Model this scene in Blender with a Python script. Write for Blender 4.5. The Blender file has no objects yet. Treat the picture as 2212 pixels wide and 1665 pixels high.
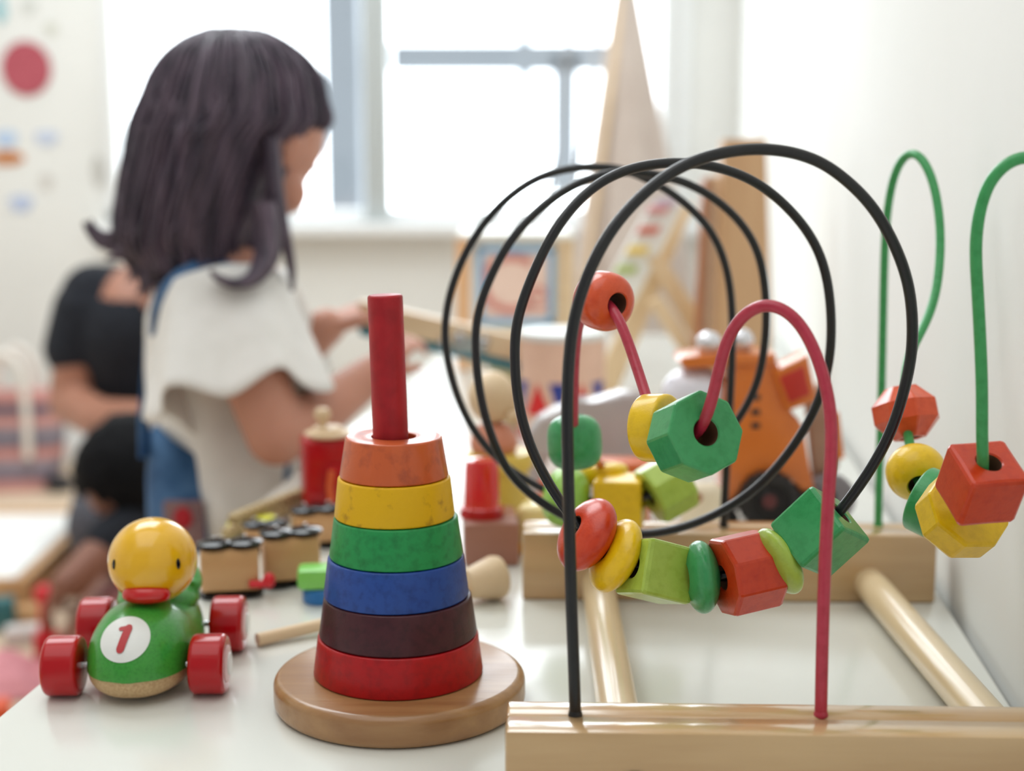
import bpy, bmesh, math, random
from mathutils import Vector, Matrix, Quaternion, noise
random.seed(7)
S = bpy.context.scene
COL = S.collection
# ------------------------------------------------------------------ camera
F = 3072.0; CU = 1106.0; CV = 832.5
PITCH = math.radians(8.73)
TZ = 0.50                       # table top height
CAMZ = TZ + 0.274
cam_d = bpy.data.cameras.new('camera'); cam = bpy.data.objects.new('camera', cam_d); COL.objects.link(cam)
cam.location = (0, 0, CAMZ); cam.rotation_euler = (math.radians(90) - PITCH, 0, 0)
cam_d.sensor_fit = 'HORIZONTAL'; cam_d.sensor_width = 36.0; cam_d.lens = F / 2212 * 36
cam_d.clip_start = 0.02; cam_d.clip_end = 100
cam_d.dof.use_dof = True; cam_d.dof.focus_distance = 0.665; cam_d.dof.aperture_fstop = 4.8
S.camera = cam
S.view_settings.view_transform = 'Standard'; S.view_settings.look = 'None'
S.view_settings.exposure = 0.0; S.view_settings.gamma = 1.0; S.view_settings.use_curve_mapping = False
S.cycles.use_denoising = True
S.cycles.max_bounces = 8; S.cycles.diffuse_bounces = 4; S.cycles.glossy_bounces = 4
S.cycles.transparent_max_bounces = 12; S.cycles.transmission_bounces = 6
S.cycles.sample_clamp_indirect = 4.0
S.cycles.caustics_reflective = False; S.cycles.caustics_refractive = False
# ------------------------------------------------------------------ world: hazy bright sky
W = bpy.data.worlds.new('sky'); S.world = W; W.use_nodes = True
wn = W.node_tree.nodes; wl = W.node_tree.links; wn.clear()
o_ = wn.new('ShaderNodeOutputWorld'); b_ = wn.new('ShaderNodeBackground')
tc = wn.new('ShaderNodeTexCoord'); sx = wn.new('ShaderNodeSeparateXYZ'); mr = wn.new('ShaderNodeMapRange')
wl.new(tc.outputs['Generated'], sx.inputs[0]); wl.new(sx.outputs['Y'], mr.inputs['Value'])
mr.inputs['From Min'].default_value = -0.6; mr.inputs['From Max'].default_value = 0.6
mr.inputs['To Min'].default_value = 0.38; mr.inputs['To Max'].default_value = 7.0
b_.inputs['Color'].default_value = (0.94, 0.97, 1.0, 1)
wl.new(mr.outputs[0], b_.inputs['Strength']); wl.new(b_.outputs[0], o_.inputs[0])

def area_light(name, loc, rot, sx_, sy_, power, color=(1, 1, 1), portal=False):
    l = bpy.data.lights.new(name, 'AREA'); l.shape = 'RECTANGLE'; l.size = sx_; l.size_y = sy_
    l.energy = power; l.color = color
    o = bpy.data.objects.new(name, l); COL.objects.link(o); o.location = loc; o.rotation_euler = rot
    if portal: l.cycles.is_portal = True
    return o
R90 = math.radians(90)
area_light('window_portal', (-0.32, 3.78, 1.35), (-R90, 0, 0), 1.7, 1.5, 1, portal=True)
area_light('added_fill_light', (-0.5, 0.2, 2.46), (0, 0, 0), 1.8, 1.8, 15, (0.93, 0.97, 1.0))  # added fill from above the camera side, no known lamp
area_light('added_fill_light', (-0.9, 2.3, 2.46), (0, 0, 0), 1.4, 1.4, 40, (0.90, 0.96, 1.0))  # second added fill, brightens the far wall and the children

# ------------------------------------------------------------------ helpers
def P(u, v, Y):
    a = (CV - v) / F
    dy = math.cos(PITCH) + a * math.sin(PITCH); dz = -math.sin(PITCH) + a * math.cos(PITCH)
    t = Y / dy
    return Vector(((u - CU) / F * t, Y, CAMZ + dz * t))
def G(u, v, z=TZ):
    a = (CV - v) / F
    dy = math.cos(PITCH) + a * math.sin(PITCH); dz = -math.sin(PITCH) + a * math.cos(PITCH)
    t = (z - CAMZ) / dz
    return Vector(((u - CU) / F * t, dy * t, z))
def PX(n, Y, v=832):
    a = (CV - v) / F
    return n / F * Y / (math.cos(PITCH) + a * math.sin(PITCH))
def s2l(c):
    return tuple(((x / 255.) / 12.92 if x / 255. <= 0.04045 else ((x / 255. + 0.055) / 1.055) ** 2.4) for x in c)

def base_mat(name, rgb, rough=0.45, spec=0.5, metal=0.0, coat=0.0, trans=0.0, subsurf=0.0, sheen=0.0, coat_rough=0.15):
    m = bpy.data.materials.new(name); m.use_nodes = True
    b = m.node_tree.nodes['Principled BSDF']
    c = s2l(rgb)
    b.inputs['Base Color'].default_value = (*c, 1); b.inputs['Roughness'].default_value = rough
    b.inputs['Specular IOR Level'].default_value = spec; b.inputs['Metallic'].default_value = metal
    b.inputs['Coat Weight'].default_value = coat; b.inputs['Coat Roughness'].default_value = coat_rough
    b.inputs['Transmission Weight'].default_value = trans
    if subsurf: b.inputs['Subsurface Weight'].default_value = subsurf; b.inputs['Subsurface Radius'].default_value = (0.01, 0.004, 0.002); b.inputs['Subsurface Scale'].default_value = 0.5
    if sheen: b.inputs['Sheen Weight'].default_value = sheen; b.inputs['Sheen Roughness'].default_value = 0.4
    return m
def mottled(name, rgb, rgb2, scale=60, stretch=(1, 1, 1), lo=0.35, hi=0.65, detail=4, bump=0.0, bump_scale=None, **kw):
    m = base_mat(name, rgb, **kw); n = m.node_tree.nodes; l = m.node_tree.links; b = n['Principled BSDF']
    t = n.new('ShaderNodeTexCoord'); mp = n.new('ShaderNodeMapping'); mp.inputs['Scale'].default_value = stretch
    nz = n.new('ShaderNodeTexNoise'); nz.inputs['Scale'].default_value = scale; nz.inputs['Detail'].default_value = detail
    cr = n.new('ShaderNodeValToRGB'); cr.color_ramp.elements[0].position = lo; cr.color_ramp.elements[1].position = hi
    cr.color_ramp.elements[0].color = (*s2l(rgb), 1); cr.color_ramp.elements[1].color = (*s2l(rgb2), 1)
    l.new(t.outputs['Object'], mp.inputs[0]); l.new(mp.outputs[0], nz.inputs['Vector'])
    l.new(nz.outputs['Fac'], cr.inputs[0]); l.new(cr.outputs[0], b.inputs['Base Color'])
    if bump:
        bp = n.new('ShaderNodeBump'); bp.inputs['Strength'].default_value = bump; bp.inputs['Distance'].default_value = 0.001
        nz2 = n.new('ShaderNodeTexNoise'); nz2.inputs['Scale'].default_value = bump_scale or scale * 3
        l.new(mp.outputs[0], nz2.inputs['Vector']); l.new(nz2.outputs['Fac'], bp.inputs['Height']); l.new(bp.outputs[0], b.inputs['Normal'])
    return m
def wood(name, rgb, rgb2, axis=0, scale=30, **kw):
    st = [1, 1, 1]; st[axis] = 0.09
    return mottled(name, rgb, rgb2, scale=scale, stretch=tuple(st), lo=0.3, hi=0.72, detail=6, **kw)
def paint(name, rgb, worn=None, **kw):
    d = tuple(max(0, c - 14) for c in rgb)
    kw.setdefault('rough', 0.38); kw.setdefault('coat', 0.2); kw.setdefault('spec', 0.32); kw['coat'] *= 0.7
    return mottled(name, worn or d, rgb, scale=kw.pop('scale', 220), lo=kw.pop('lo', 0.25), hi=kw.pop('hi', 0.55), bump=kw.pop('bump', 0.12), bump_scale=900, **kw)

M = {}
M['wood'] = wood('beech_x', (186, 148, 102), (210, 176, 130), 0, 60, rough=0.3, coat=1.0, coat_rough=0.12, bump=0.15, bump_scale=200)
M['wood_y'] = wood('beech_y', (214, 188, 146), (232, 210, 172), 1, 60, rough=0.3, coat=0.4)
M['wood_z'] = wood('beech_z', (196, 150, 100), (218, 178, 130), 2, 50, rough=0.45)
M['wood_base'] = wood('beech_disc', (146, 102, 62), (176, 134, 88), 0, 90, rough=0.36, coat=0.35, bump=0.2, bump_scale=300)
M['wood_side'] = wood('beech_wagon', (196, 148, 100), (212, 168, 120), 0, 60, rough=0.45)
M['wood_brown'] = wood('brown_wood', (150, 100, 84), (168, 118, 98), 0, 40, rough=0.45)
M['wood_pale'] = wood('pale_wood', (214, 184, 146), (228, 202, 166), 0, 40, rough=0.45)
M['table'] = base_mat('table_laminate', (226, 227, 220), rough=0.2, spec=0.9, coat=0.3, coat_rough=0.2)
M['table_edge'] = base_mat('table_edge', (236, 232, 220), rough=0.4)
M['wall'] = mottled('wall_plaster', (226, 226, 222), (232, 232, 228), scale=3, rough=0.8, spec=0.2)
M['wall_r'] = mottled('wall_plaster_right', (234, 234, 230), (238, 238, 235), scale=3, rough=0.7, spec=0.2)
M['ceil'] = base_mat('ceiling_white', (240, 240, 238), rough=0.9)
M['frame'] = base_mat('window_frame_white', (236, 238, 238), rough=0.45)
M['floor'] = wood('floor_planks', (208, 184, 158), (222, 200, 174), 0, 14, rough=0.45)
M['black_wire'] = base_mat('black_coated_wire', (9, 10, 16), rough=0.4, spec=0.3, coat=0.5, coat_rough=0.1)
M['red_wire'] = paint('red_coated_wire', (184, 46, 70), rough=0.4, coat=0.8)
M['green_wire'] = paint('green_coated_wire', (60, 156, 88), rough=0.4, coat=0.6)
M['hole'] = base_mat('raw_bore_shade', (96, 62, 40), rough=0.8)  # raw wood tone darkened to paint the shade inside the holes
BC = dict(red=(206, 58, 14), orange=(222, 84, 40), yellow=(240, 196, 10), lime=(172, 198, 80), green=(58, 156, 92), lgreen=(150, 200, 80))
for k, c in BC.items():
    M['bead_' + k] = paint('bead_' + k, c, rough=0.36, coat=0.75, coat_rough=0.2)
M['r_orange'] = paint('ring_orange', (204, 92, 42), (160, 66, 34), rough=0.5, coat=0.8, scale=120, lo=0.2, hi=0.5)
M['r_yellow'] = paint('ring_yellow', (226, 176, 6), (168, 122, 14), rough=0.5, coat=0.15, scale=150, lo=0.2, hi=0.42)
M['r_green'] = paint('ring_green', (34, 146, 78), (24, 118, 62), rough=0.48, coat=0.15)
M['r_blue'] = paint('ring_blue', (36, 74, 152), (24, 56, 124), rough=0.45, coat=0.2)
M['r_purple'] = paint('ring_plum', (70, 26, 36), (52, 16, 26), rough=0.45, coat=0.2)
M['r_red'] = paint('ring_red', (178, 8, 18), (150, 6, 16), rough=0.42, coat=0.25)
M['dowel'] = paint('dowel_red', (172, 26, 36), (138, 16, 26), rough=0.5, coat=0.15, scale=60)
M['duck_green'] = paint('duck_green', (58, 148, 52), (44, 128, 42), rough=0.3, coat=0.5, scale=700, coat_rough=0.1)
M['duck_tan'] = mottled('pressed_wood', (204, 172, 128), (184, 148, 104), scale=700, rough=0.5)
M['duck_yellow'] = wood('duck_yellow', (230, 172, 6), (240, 186, 14), 0, 120, rough=0.22, coat=0.6, coat_rough=0.08)
M['duck_red'] = base_mat('duck_red_gloss', (178, 2, 14), rough=0.25, spec=0.3, coat=0.35, coat_rough=0.06)
M['duck_beak'] = base_mat('duck_beak_red', (200, 8, 14), rough=0.25, coat=0.5)
M['white'] = base_mat('white_paint', (226, 226, 222), rough=0.4)
M['black'] = base_mat('black_gloss', (6, 6, 9), rough=0.15, spec=0.4)
M['dark'] = base_mat('dark_rubber', (34, 32, 34), rough=0.5)
M['numred'] = base_mat('number_red', (178, 24, 30), rough=0.4)
M['metal'] = base_mat('steel', (190, 190, 192), rough=0.2, metal=1.0)
M['skin'] = mottled('child_skin', (184, 128, 106), (194, 138, 116), scale=20, rough=0.5, subsurf=0.15)
M['skin2'] = mottled('adult_skin', (164, 112, 90), (172, 120, 98), scale=20, rough=0.5)
M['skin3'] = mottled('kid_skin', (132, 86, 68), (142, 94, 76), scale=20, rough=0.5)
M['lips'] = base_mat('lips', (186, 96, 92), rough=0.5)
M['eye'] = base_mat('eye_white', (235, 235, 232), rough=0.3)
M['iris'] = base_mat('eye_dark', (30, 22, 18), rough=0.2)
M['hair'] = mottled('dark_brown_hair', (46, 38, 54), (96, 80, 96), scale=90, stretch=(1, 1, 0.05), rough=0.42, spec=0.55, bump=0.5, bump_scale=160)  # purplish tones put the hair's sheen into its colour
M['hair2'] = mottled('black_hair', (8, 8, 11), (16, 16, 19), scale=60, rough=0.8, spec=0.15)
M['shirt'] = mottled('white_cotton', (232, 230, 226), (240, 238, 235), scale=30, rough=0.85, sheen=0.2, bump=0.3, bump_scale=60)
M['denim'] = mottled('blue_denim', (36, 78, 122), (76, 116, 160), scale=26, rough=0.85)
M['patch'] = mottled('brown_patch', (124, 94, 96), (140, 110, 110), scale=80, rough=0.8)
M['navy'] = mottled('black_knit', (12, 16, 26), (24, 28, 38), scale=60, rough=0.9)
M['patch_red'] = base_mat('patch_red', (176, 20, 36), rough=0.7)
def plain(name, rgb, **kw):
    if name not in M:
        c = tuple(min(255, x + 8) for x in rgb)
        M[name] = mottled(name, rgb, c, scale=40, **kw)
    return M[name]

# ---- object helpers
def tag(o, label=None, cat=None, group=None, kind=None):
    if label: o['label'] = label
    if cat: o['category'] = cat
    if group: o['group'] = group
    if kind: o['kind'] = kind
    return o
def thing(name, label, cat, loc=(0, 0, 0), rotz=0, group=None, rot=None):
    o = bpy.data.objects.new(name, None); COL.objects.link(o); o.empty_display_size = 0.02
    o.location = loc; o.rotation_euler = rot if rot else (0, 0, rotz)
    return tag(o, label, cat, group)
def obj(name, bm, mat, parent=None, smooth=40, loc=None, rot=None, world=False, recalc=True):
    me = bpy.data.meshes.new(name)
    if recalc: bmesh.ops.recalc_face_normals(bm, faces=bm.faces[:])
    bm.to_mesh(me); bm.free()
    mats = mat if isinstance(mat, (list, tuple)) else [mat]
    for m in mats: me.materials.append(m)
    if smooth:
        for p in me.polygons: p.use_smooth = True
        me.set_sharp_from_angle(angle=math.radians(smooth))
    o = bpy.data.objects.new(name, me); COL.objects.link(o)
    if loc is not None: o.location = loc
    if rot is not None: o.rotation_euler = rot
    if parent is not None:
        o.parent = parent
        if world:   # geometry given in world space: cancel the ancestors' transforms
            chain = Matrix.Identity(4); p = parent
            while p is not None:
                chain = Matrix.LocRotScale(p.location, p.rotation_euler, p.scale) @ chain
                p = p.parent
            inv = chain.inverted()
            me.transform(inv)
    return o
def struct(name, bm, mat, parent=None, **kw):
    o = obj(name, bm, mat, parent, **kw)
    if parent is None: o['kind'] = 'structure'
    return o
def add(dst, src, mx=None, mi=0):
    """append bmesh src into dst"""
    if mx is not None: bmesh.ops.transform(src, matrix=mx, verts=src.verts[:])
    vm = {}
    for v in src.verts: vm[v] = dst.verts.new(v.co)
    for f in src.faces:
        try:
            nf = dst.faces.new([vm[v] for v in f.verts]); nf.material_index = mi if mi else f.material_index
        except ValueError: pass
    src.free(); return dst
def box(x0, y0, z0, x1, y1, z1, bevel=0.0, seg=2):
    bm = bmesh.new(); bmesh.ops.create_cube(bm, size=1.0)
    bmesh.ops.transform(bm, matrix=Matrix.Translation(((x0+x1)/2, (y0+y1)/2, (z0+z1)/2)) @ Matrix.Diagonal((x1-x0, y1-y0, z1-z0, 1)), verts=bm.verts[:])
    if bevel: bmesh.ops.bevel(bm, geom=bm.edges[:], offset=bevel, segments=seg, affect='EDGES', profile=0.5)
    return bm
def lathe(prof, n=64, closed_profile=False, seg_axis='Z'):
    """prof: list of (r,z). r==0 -> pole"""
    bm = bmesh.new(); rings = []
    for r, z in prof:
        if r < 1e-7: rings.append([bm.verts.new((0, 0, z))])
        else: rings.append([bm.verts.new((r*math.cos(2*math.pi*i/n), r*math.sin(2*math.pi*i/n), z)) for i in range(n)])
    pairs = list(zip(rings[:-1], rings[1:]))
    if closed_profile: pairs.append((rings[-1], rings[0]))
    for a, b in pairs:
        for i in range(n):
            j = (i+1) % n
            if len(a) == 1 and len(b) == 1: continue
            if len(a) == 1: bm.faces.new((a[0], b[i], b[j]))
            elif len(b) == 1: bm.faces.new((a[i], b[0], a[j]))
            else: bm.faces.new((a[i], b[i], b[j], a[j]))
    return bm
def rcyl(r0, r1, z0, z1, bev=0.001, n=64, s=4):
    """rounded frustum with flat ends"""
    p = [(0, z0)]
    for k in range(s+1):
        a = math.pi/2*k/s; p.append((r0 - bev + bev*math.sin(a), z0 + bev - bev*math.cos(a)))
    for k in range(s+1):
        a = math.pi/2*k/s; p.append((r1 - bev + bev*math.cos(a), z1 - bev + bev*math.sin(a)))
    p.append((0, z1)); return lathe(p, n)
def ring_frustum(r0, r1, z0, z1, hole, bev=0.0012, n=96, s=4):
    p = []
    for k in range(s+1):
        a = math.pi/2*k/s; p.append((r0 - bev + bev*math.sin(a), z0 + bev - bev*math.cos(a)))
    for k in range(s+1):
        a = math.pi/2*k/s; p.append((r1 - bev + bev*math.cos(a), z1 - bev + bev*math.sin(a)))
    for k in range(s+1):
        a = math.pi/2*k/s; p.append((hole + bev*0.6 - bev*0.6*math.sin(a), z1 - bev*0.6 + bev*0.6*math.cos(a)))
    p.append((hole, z0)); return lathe(p, n, True)
def align(direction, roll=0.0):
    q = Vector(direction).normalized().to_track_quat('Z', 'Y')
    return q @ Quaternion((0, 0, 1), roll)
def catmull(pts, per=8):
    out = []; n = len(pts)
    for i in range(n-1):
        p1, p2 = pts[i], pts[i+1]
        p0 = pts[i-1] if i > 0 else p1*2 - p2
        p3 = pts[i+2] if i+2 < n else p2*2 - p1
        d1 = max((p1-p0).length, 1e-6)**0.5; d2 = max((p2-p1).length, 1e-6)**0.5; d3 = max((p3-p2).length, 1e-6)**0.5
        m1 = (p2-p0)/(d1+d2) * 1.0; m1 = ((p1-p0)/d1 - (p2-p0)/(d1+d2) + (p2-p1)/d2) * d2
        m2 = ((p2-p1)/d2 - (p3-p1)/(d2+d3) + (p3-p2)/d3) * d2
        for k in range(per):
            t = k/per; t2 = t*t; t3 = t2*t
            out.append((2*t3-3*t2+1)*p1 + (t3-2*t2+t)*m1 + (-2*t3+3*t2)*p2 + (t3-t2)*m2)
    out.append(pts[-1].copy()); return out
def smooth_path(pts, it=2, fixed_ends=True):
    for _ in range(it):
        q = [p.copy() for p in pts]
        for i in range(1, len(pts)-1): q[i] = pts[i]*0.5 + (pts[i-1]+pts[i+1])*0.25
        pts = q
    return pts
def tube(pts, r, n=14, caps=True):
    """r: number or function of t in 0..1"""
    bm = bmesh.new(); L = len(pts); rings = []
    up = None
    for i, p in enumerate(pts):
        t = (pts[min(i+1, L-1)] - pts[max(i-1, 0)]).normalized()
        if up is None:
            up = t.orthogonal().normalized()
        else:
            up = (up - t*up.dot(t)); up = up.normalized() if up.length > 1e-6 else t.orthogonal().normalized()
        s = t.cross(up)
        rr = r(i/(L-1)) if callable(r) else r
        rings.append([bm.verts.new(p + (up*math.cos(2*math.pi*k/n) + s*math.sin(2*math.pi*k/n))*rr) for k in range(n)])
    for a, b in zip(rings[:-1], rings[1:]):
        for i in range(n): bm.faces.new((a[i], a[(i+1) % n], b[(i+1) % n], b[i]))
    if caps:
        bm.faces.new(rings[0][::-1]); bm.faces.new(rings[-1])
    return bm
def loft(secs, caps=True, closed=True):
    bm = bmesh.new(); rings = [[bm.verts.new(p) for p in s] for s in secs]; n = len(secs[0])
    for a, b in zip(rings[:-1], rings[1:]):
        for i in range(n if closed else n-1): bm.faces.new((a[i], a[(i+1) % n], b[(i+1) % n], b[i]))
    if caps:
        bm.faces.new(rings[0][::-1]); bm.faces.new(rings[-1])
    return bm
def extrude_poly(pts2, depth, bevel=0.0, plane='XZ', seg=2):
    """pts2 outline (a,b) -> solid; plane XZ extrudes along +Y from 0"""
    bm = bmesh.new()
    def mk(a, b, d): return (a, d, b) if plane == 'XZ' else (a, b, d)
    A = [bm.verts.new(mk(a, b, 0)) for a, b in pts2]; B = [bm.verts.new(mk(a, b, depth)) for a, b in pts2]
    fa = bm.faces.new(A); fb = bm.faces.new(B[::-1]); n = len(A)
    for i in range(n): bm.faces.new((A[i], A[(i+1) % n], B[(i+1) % n], B[i]))
    if bevel:
        es = [e for e in bm.edges if len(e.link_faces) == 2 and (e.link_faces[0] in (fa, fb) or e.link_faces[1] in (fa, fb))]
        bmesh.ops.bevel(bm, geom=es, offset=bevel, segments=seg, affect='EDGES', profile=0.5)
    return bm
def capsule(p0, r0, p1, r1, n=18, m=6):
    bm = bmesh.new(); p0 = Vector(p0); p1 = Vector(p1); d = p1 - p0; L = d.length
    prof = []
    for k in range(m+1):
        a = -math.pi/2 + math.pi/2*k/m; prof.append((r0*math.cos(a), r0*math.sin(a)))
    for k in range(m+1):
        a = math.pi/2*k/m; prof.append((r1*math.cos(a), L + r1*math.sin(a)))
    prof[0] = (0, prof[0][1]); prof[-1] = (0, prof[-1][1])
    b = lathe(prof, n)
    q = d.to_track_quat('Z', 'Y') if L > 1e-6 else Quaternion()
    bmesh.ops.transform(b, matrix=Matrix.Translation(p0) @ q.to_matrix().to_4x4(), verts=b.verts[:])
    bm.free(); return b
def ellipsoid(c, rx, ry, rz, rot=None, n=24):
    bm = bmesh.new(); bmesh.ops.create_uvsphere(bm, u_segments=n, v_segments=n//2, radius=1.0)
    mx = Matrix.Translation(c) @ (rot.to_4x4() if rot else Matrix.Identity(4)) @ Matrix.Diagonal((rx, ry, rz, 1))
    bmesh.ops.transform(bm, matrix=mx, verts=bm.verts[:]); return bm
def blob(name, parts, mat, parent, voxel=0.004, sm=4, smf=0.5, **kw):
    """fuse volumes into one continuous surface"""
    bm = bmesh.new()
    for p in parts:
        add(bm, p if isinstance(p, bmesh.types.BMesh) else capsule(*p))
    o = obj(name, bm, mat, parent, smooth=0, recalc=False, **kw)
    r = o.modifiers.new('fuse', 'REMESH'); r.mode = 'VOXEL'; r.voxel_size = voxel; r.use_smooth_shade = True
    s = o.modifiers.new('soften', 'SMOOTH'); s.iterations = sm; s.factor = smf
    return o
def text_mesh(txt, size, mat, parent, loc, rot, name, extrude=0.0003, bold=0.0):
    cu = bpy.data.curves.new(name, 'FONT'); cu.body = txt; cu.size = size; cu.extrude = extrude; cu.offset = bold
    cu.align_x = 'CENTER'; cu.align_y = 'CENTER'
    o = bpy.data.objects.new(name + '_tmp', cu); COL.objects.link(o)
    bpy.context.view_layer.update()
    me = bpy.data.meshes.new_from_object(o); bpy.data.objects.remove(o)
    me.materials.clear(); me.materials.append(mat)
    r = bpy.data.objects.new(name, me); COL.objects.link(r); r.parent = parent; r.location = loc; r.rotation_euler = rot
    return r

# ================================================================== THE SETTING
TS = 0.107                                   # the table and right wall lean this much (dx/dy)
YF = 3.7                                     # far wall
def wx(y): return 0.283 + TS*(y - 0.885)     # right wall plane
bm = box(-2.6, -1.6, -0.05, 1.2, YF+0.2, 0.0); struct('floor', bm, M['floor'], smooth=0)
bm = box(-2.6, -1.6, 2.5, 1.2, YF+0.2, 2.55); struct('ceiling', bm, M['ceil'], smooth=0)
bm = box(-2.7, -1.6, 0, -2.6, YF+0.2, 2.5); struct('wall_left', bm, M['wall'], smooth=0)
bm = bmesh.new()
q = [(wx(-1.6), -1.6), (wx(YF), YF), (wx(YF)+0.12, YF), (wx(-1.6)+0.12, -1.6)]
add(bm, extrude_poly(q, 2.5, plane='XY')); struct('wall_right', bm, M['wall_r'], smooth=0)
# far wall with the window opening
wl0 = P(228, 300, YF).x; wl1 = P(1452, 300, YF).x; wz0 = P(800, 478, YF).z; wz1 = 2.15
bm = bmesh.new()
for b in ((-2.6, 0, wl0, 2.5), (wl1, 0, wx(YF)+0.1, 2.5), (wl0, 0, wl1, wz0), (wl0, wz1, wl1, 2.5)):
    add(bm, box(b[0], YF, b[1], b[2], YF+0.18, b[3]))
struct('wall_far', bm, M['wall'], smooth=0)
# windows
def thin_glass():
    m = bpy.data.materials.new('window_glass'); m.use_nodes = True; n = m.node_tree.nodes; l = m.node_tree.links; n.clear()
    o = n.new('ShaderNodeOutputMaterial'); mx = n.new('ShaderNodeMixShader'); t = n.new('ShaderNodeBsdfTransparent'); g = n.new('ShaderNodeBsdfGlossy')
    g.inputs['Roughness'].default_value = 0.02; mx.inputs[0].default_value = 0.06; t.inputs[0].default_value = (0.97, 0.99, 1, 1)
    l.new(t.outputs[0], mx.inputs[1]); l.new(g.outputs[0], mx.inputs[2]); l.new(mx.outputs[0], o.inputs[0]); return m
M['glass'] = thin_glass()
def window(name, x0, x1, rail_z):
    fr = bmesh.new(); t = 0.028
    add(fr, box(x0, YF-0.01, wz0, x0+t, YF+0.06, wz1, 0.003)); add(fr, box(x1-t, YF-0.01, wz0, x1, YF+0.06, wz1, 0.003))
    add(fr, box(x0, YF-0.01, wz0, x1, YF+0.06, wz0+0.03, 0.003)); add(fr, box(x0, YF-0.01, wz1-t, x1, YF+0.06, wz1, 0.003))
    w = struct(name, fr, M['frame'])
    obj('glass_pane', box(x0+t, YF+0.02, wz0+0.03, x1-t, YF+0.026, wz1-t), M['glass'], w, smooth=0)
    return w
mid = P(815, 300, YF).x
window('window_1', wl0, mid-0.002, 0); window('window_2', mid+0.002, wl1, 0)
o = struct('trim_1', box(mid-0.033, YF-0.03, wz0-0.02, mid+0.033, YF-0.011, wz1, 0.004), base_mat('backlit_mullion', (186, 192, 192), rough=0.5))  # white mullion coloured grey to stand for its backlit shade
o = struct('trim_2', box(wl0-0.02, YF-0.07, wz0-0.035, wl1+0.1, YF-0.0005, wz0-0.002, 0.006), M['frame'])
o = struct('trim_3', box(P(1452,300,YF).x+0.012, YF-0.012, wz0, P(1462,300,YF).x+0.03, YF-0.0005, 2.49, 0.003), M['frame'])
o = struct('baseboard_far', box(-2.6, YF-0.015, 0, 0.5, YF-0.0005, 0.07, 0.003), M['frame'])
# pale building outside
M['outside'] = mottled('hazy_concrete', (188, 196, 204), (196, 203, 210), scale=0.5, rough=0.9)
b1 = thing('neighbouring_building', 'pale blue-grey concrete building seen through the windows', 'building', (0, 13.5, 0))
def PB(u, v): return P(u, v, 13.5)
za, zb = PB(900, 150).z, PB(900, 92).z
obj('walkway_slab', box(PB(843, 0).x, 0, za, PB(1330, 0).x, 0.5, zb), M['outside'], b1, smooth=0)
obj('pillar', box(PB(695, 0).x, 0, 0, PB(775, 0).x, 0.5, PB(700, -300).z), M['outside'], b1, smooth=0)
obj('post', box(PB(1120, 0).x, 0.1, za-0.3, PB(1148, 0).x, 0.3, zb+0.6), M['outside'], b1, smooth=0)
obj('stair_tower', box(PB(1195, 0).x, 0, PB(1200, 420).z, PB(1250, 0).x, 0.4, PB(0, 120).z), M['outside'], b1, smooth=0)
# ground outside
struct('ground_outside', box(-12, YF+0.5, -1.1, 12, 22, -1.0), plain('paving_pale', (150, 150, 148), rough=0.9), smooth=0)

# ================================================================== TABLE
yaw_t = -math.atan(TS)
tab = thing('play_table', 'long white laminate play table along the right wall carrying all the toys', 'table', (0.0, 0.0, 0.0))
def tx(y, side):  # left / right edge
    return (-0.262 + TS*(y-0.661)) if side == 0 else (wx(y) - 0.006)
y0t, y1t = 0.12, 2.35
out = [(tx(y0t, 0), y0t), (tx(y0t, 1), y0t), (tx(y1t, 1), y1t), (tx(y1t, 0), y1t)]
tt = extrude_poly(out, 0.028, plane='XY')
bmesh.ops.bevel(tt, geom=tt.edges[:], offset=0.0022, segments=3, affect='EDGES', profile=0.5)
obj('tabletop', tt, M['table'], tab, loc=(0, 0, TZ-0.028))
for yy in (0.2, 2.25):
    for sd, off in ((0, 0.035), (1, -0.035)):
        x = tx(yy, sd)+off
        obj('leg', box(x-0.02, yy-0.02, 0, x+0.02, yy+0.02, TZ-0.028, 0.004), M['table_edge'], tab)

# ================================================================== BEAD MAZE
yaw = math.radians(1.7)
FO = Vector((-0.0030, 0.557, TZ))            # front-left bottom corner of the frame
maze = thing('bead_maze', 'wooden bead maze frame with black, red and green looping wires', 'toy', FO, -yaw)
def L2W(x, y, z): return FO + Matrix.Rotation(-yaw, 3, 'Z') @ Vector((x, y, z))
LW, TH, BH = 0.262, 0.035, 0.0445
def rail(y0, name):
    """block with a long saw slot in its top"""
    prof = []
    g = 0.0006; mid_ = TH*0.52; r = 0.0018
    pts = [(r, 0), (TH-r, 0), (TH, r), (TH, BH-r), (TH-r*0.3, BH-r*0.3), (TH-r, BH), (mid_+g+0.0012, BH), (mid_+g, BH-0.001), (mid_+g, BH-0.012), (mid_-g, BH-0.012), (mid_-g, BH-0.001), (mid_-g-0.0012, BH), (r, BH), (r*0.3, BH-r*0.3), (0, BH-r), (0, r)]
    xs = [0, 0.0006, 0.0018, LW-0.0018, LW-0.0006, LW]
    ins = [0.0018, 0.0006, 0, 0, 0.0006, 0.0018]
    secs = []
    for x, k in zip(xs, ins):
        secs.append([Vector((x, y0 + min(max(a, k), TH-k), min(max(b, k), BH-k))) for a, b in pts])
    return obj(name, loft(secs), M['wood'], maze, smooth=35)
f_r = rail(0, 'front_rail'); rail(0.322, 'back_rail')
bmd = rcyl(0.0075, 0.0068, 0, 0.0022, 0.0012, 32)
c = L2W(0, 0, 0)
plug = obj('screw_cap', bmd, plain('blue_cap', (40, 70, 130), rough=0.35), f_r, loc=(0.0535, 0, 0.0205), rot=(R90, 0, 0)); plug['label'] = 'round blue plastic cap'
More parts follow.
